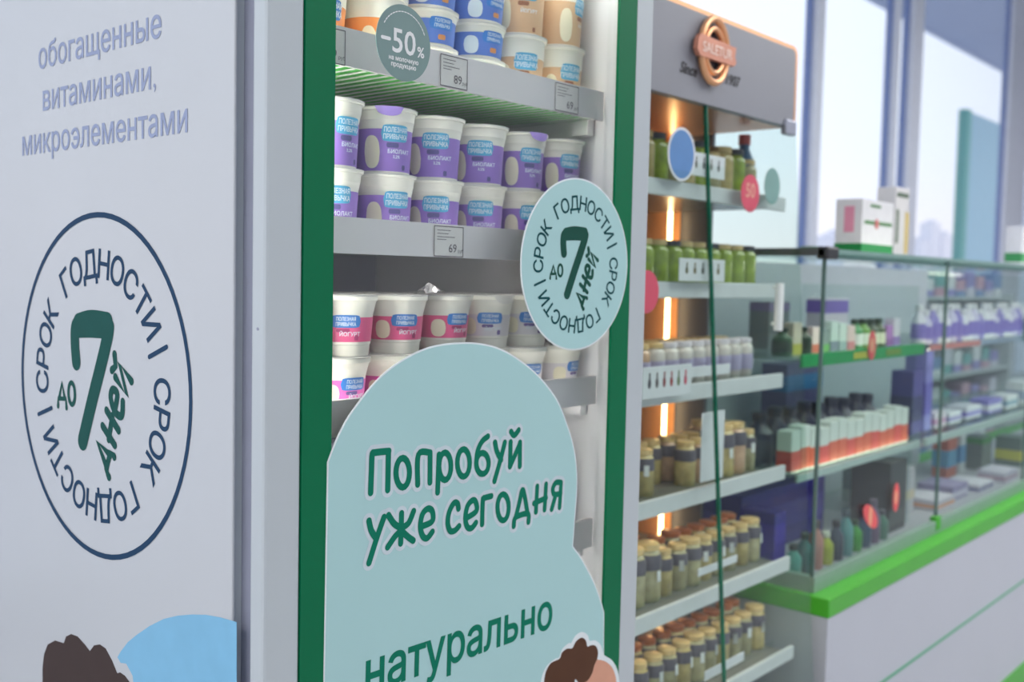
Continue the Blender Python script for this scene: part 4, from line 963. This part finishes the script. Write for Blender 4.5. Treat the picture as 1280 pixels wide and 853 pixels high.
# bay 1, middle shelf
for i in range(14):
    x = 1.742+i*.0556
    carton(x, .262, S2, .050, .04, .105+.008*math.sin(i*1.7), (224, 230, 226), (232, 110 if i % 3 else 90, 84), 'white and orange-red pack, %s from the left on the middle counter shelf' % ORD[i], 'orange-red packs on the middle counter shelf', (.04, .52))
for i in range(9):
    x = 1.77+i*.086
    bottle(x, .36, S2, .036, .138+.008*(i % 2), (60, 58, 84), (44, 42, 66), (90, 90, 110), 'dark navy bottle, %s from the left behind the orange-red packs' % ORD[i], 'navy bottles on the middle counter shelf')
carton(2.24, .50, S2, .24, .08, .235, (96, 92, 140), (58, 120, 180), 'blue and purple box at the back of the middle counter shelf', bz=(.66, .86))
# bay 1, bottom
fl = slab_z1+.0062
carton(2.02, .46, fl, .50, .12, .17, (66, 58, 150), (84, 76, 170), 'large blue-violet box at the bottom of the first counter bay', bz=(.3, .7))
carton(1.77, .34, fl, .06, .10, .15, (50, 40, 160), (70, 50, 190), 'small deep blue box in the left corner of the counter bottom', bz=(.2, .8))
botc = [((90, 170, 160), (40, 60, 60)), ((70, 120, 120), (50, 70, 70)), ((196, 140, 126), (60, 50, 50)), ((180, 190, 60), (214, 220, 200)), ((60, 72, 92), (50, 50, 60)), ((96, 160, 160), (60, 80, 90)), ((60, 160, 50), (40, 70, 40)), ((60, 90, 120), (70, 80, 90)), ((120, 100, 130), (90, 80, 100)), ((80, 130, 110), (70, 70, 80))]
bn_ = ['mint', 'teal', 'terracotta', 'yellow-green', 'slate', 'aqua', 'green', 'steel blue', 'mauve', 'sea green']
for i, (c_, d_) in enumerate(botc):
    bottle(1.735+i*.062, .235, fl, .020, .085+.02*(i % 3), c_, d_, c_, '%s bottle, %s from the left on the counter bottom' % (bn_[i], ORD[i]), 'small bottles on the counter bottom')
carton(2.43, .30, fl, .13, .12, .21, (56, 60, 62), (80, 84, 84), 'charcoal box with a red oval tag at the right of the first bay', bz=(.1, .3))
carton(2.66, .36, fl, .14, .12, .15, (190, 186, 196), (214, 196, 170), 'pale stacked carton just right of the pane joint', bz=(.3, .5))
red2 = mat('red_orange_tag', (236, 92, 96), .5); pk = mat('peach_tag_centre', (246, 176, 140), .5)
def tag_oval(px, py, rx, rz, rot, label, Y=.150):
    oval_sticker(px, py, rx, rz, 0, red2, label, Y=Y, rot=rot)
    p = A(px, py, Y-.0012); b = MB(); b.disc((p.x, p.z), rx*.45, rz*.5, FRONT, (0, Y-.001, 0), .0008, 20); b.build('tag_centre', pk, bpy.data.objects[-1] if False else LAST())
def LAST():
    return [o for o in COL.objects if o.name.startswith('oval_sticker')][-1]
tag_oval(1088, 646, .024, .056, 1.0, 'red-orange oval tag tilted on the first bay glass')
tag_oval(1120, 622, .021, .040, 0, 'red-orange upright oval tag on the charcoal box side of the glass')
tag_oval(1090, 432, .026, .040, 0, 'red-orange oval tag on the green shelf strip', Y=.210)
oval_sticker(1283, 410, .045, .055, 0, mat('dark_teal_sticker', (60, 96, 92), .5), 'dark teal round sticker at the right edge of the counter glass', Y=.150)
# bay 2
for i in range(22):
    x = 2.63+i*.058
    c_ = [(226, 222, 236), (206, 200, 230), (150, 140, 206), (222, 222, 232)][i % 4]
    bottle(x, .275, S1, .022, .125-.02*(i % 3 == 1), c_, (222, 222, 230), (136, 120, 200), '%s slim bottle, %s from the left on the upper shelf of the second bay' % (('white', 'pale lilac', 'violet', 'off-white')[i % 4], ORD[i]), 'lavender bottles on the upper shelf of the second bay')
for i, (x, w_, h_, c_, d_, nm) in enumerate(((2.68, .09, .20, (84, 76, 150), (60, 60, 110), 'indigo'), (2.78, .06, .26, (140, 136, 210), (110, 100, 190), 'periwinkle'), (2.90, .10, .05, (214, 206, 222), (200, 150, 190), 'pale pink'), (3.05, .12, .04, (212, 214, 226), (150, 140, 200), 'white'), (3.25, .16, .045, (206, 206, 220), (130, 120, 200), 'lilac-striped'), (3.5, .16, .05, (130, 120, 200), (206, 206, 220), 'violet'), (3.72, .14, .05, (216, 216, 224), (120, 150, 180), 'blue-striped'), (3.95, .16, .09, (214, 216, 222), (150, 160, 190), 'white and grey'))):
    carton(x, .32, S2, w_, .07, h_, c_, d_, '%s carton, %s from the left on the middle shelf of the second bay' % (nm, ORD[i]), 'cartons on the middle shelf of the second bay', (.2, .6))
for i, (x, y, w_, d_, h_, c_, e_, nm) in enumerate(((2.86, .30, .16, .12, .035, (206, 200, 214), (226, 160, 120), 'cream and orange flat pack'), (3.06, .32, .16, .12, .05, (150, 140, 180), (206, 200, 220), 'mauve flat pack'), (3.28, .30, .16, .12, .03, (210, 206, 220), (96, 96, 150), 'white flat pack with indigo stripe'),
        (3.46, .45, .10, .06, .19, (190, 110, 100), (90, 150, 190), 'upright pack, red over blue'), (3.58, .45, .07, .06, .20, (196, 200, 206), (84, 140, 190), 'upright white and blue pack'), (3.75, .42, .12, .08, .13, (110, 120, 120), (60, 130, 70), 'dark upright pack with green lid band'), (3.55, .28, .16, .1, .04, (200, 196, 214), (180, 150, 170), 'pale flat pack'), (3.95, .34, .12, .1, .12, (104, 120, 116), (196, 190, 80), 'dark green pack with yellow band'), (2.74, .50, .08, .06, .22, (190, 196, 200), (150, 160, 170), 'tall silver-grey pack'))):
    carton(x, y, fl, w_, d_, h_, c_, e_, nm+' on the floor of the second counter bay', 'packs on the second bay floor', (.2, .55) if 'lid' not in nm else (.8, .98))

# rack behind the counter, seen through the clear back pane
rk = thing('wall_rack', 'white open rack of lavender and teal packs behind the counter', 'shelving', (5.0, 1.3, 0))
MB().box((4.2, 1.10, 0), (4.23, 1.45, 1.46)).box((6.6, 1.10, 0), (6.63, 1.45, 1.46)).box((4.2, 1.44, 0), (6.63, 1.45, 1.46)).build('rack_frame', white_fr, rk)
for i in range(6):
    z = .30+i*.225; MB().box((4.23, 1.10, z), (6.6, 1.44, z+.018)).build('rack_shelf', white_fr, rk)
rc = [(150, 140, 206), (214, 210, 226), (110, 170, 170), (206, 160, 180), (120, 150, 200), (224, 224, 230)]
rn = ['lavender', 'white', 'teal', 'dusty pink', 'sky blue', 'off-white']
for i in range(1, 6):
    for j in range(13):
        k_ = (i*5+j*3+j//4) % 6
        carton(4.32+j*.178, 1.20, .30+i*.225+.0182, .14, .1, .10+.05*((i+j*2) % 3)/2, rc[k_], rc[(k_+1) % 6], '%s pack, %s from the left on the %s rack shelf behind the counter' % (rn[k_], ORD[j], ORD[5-i]), 'packs on the rack behind the counter')
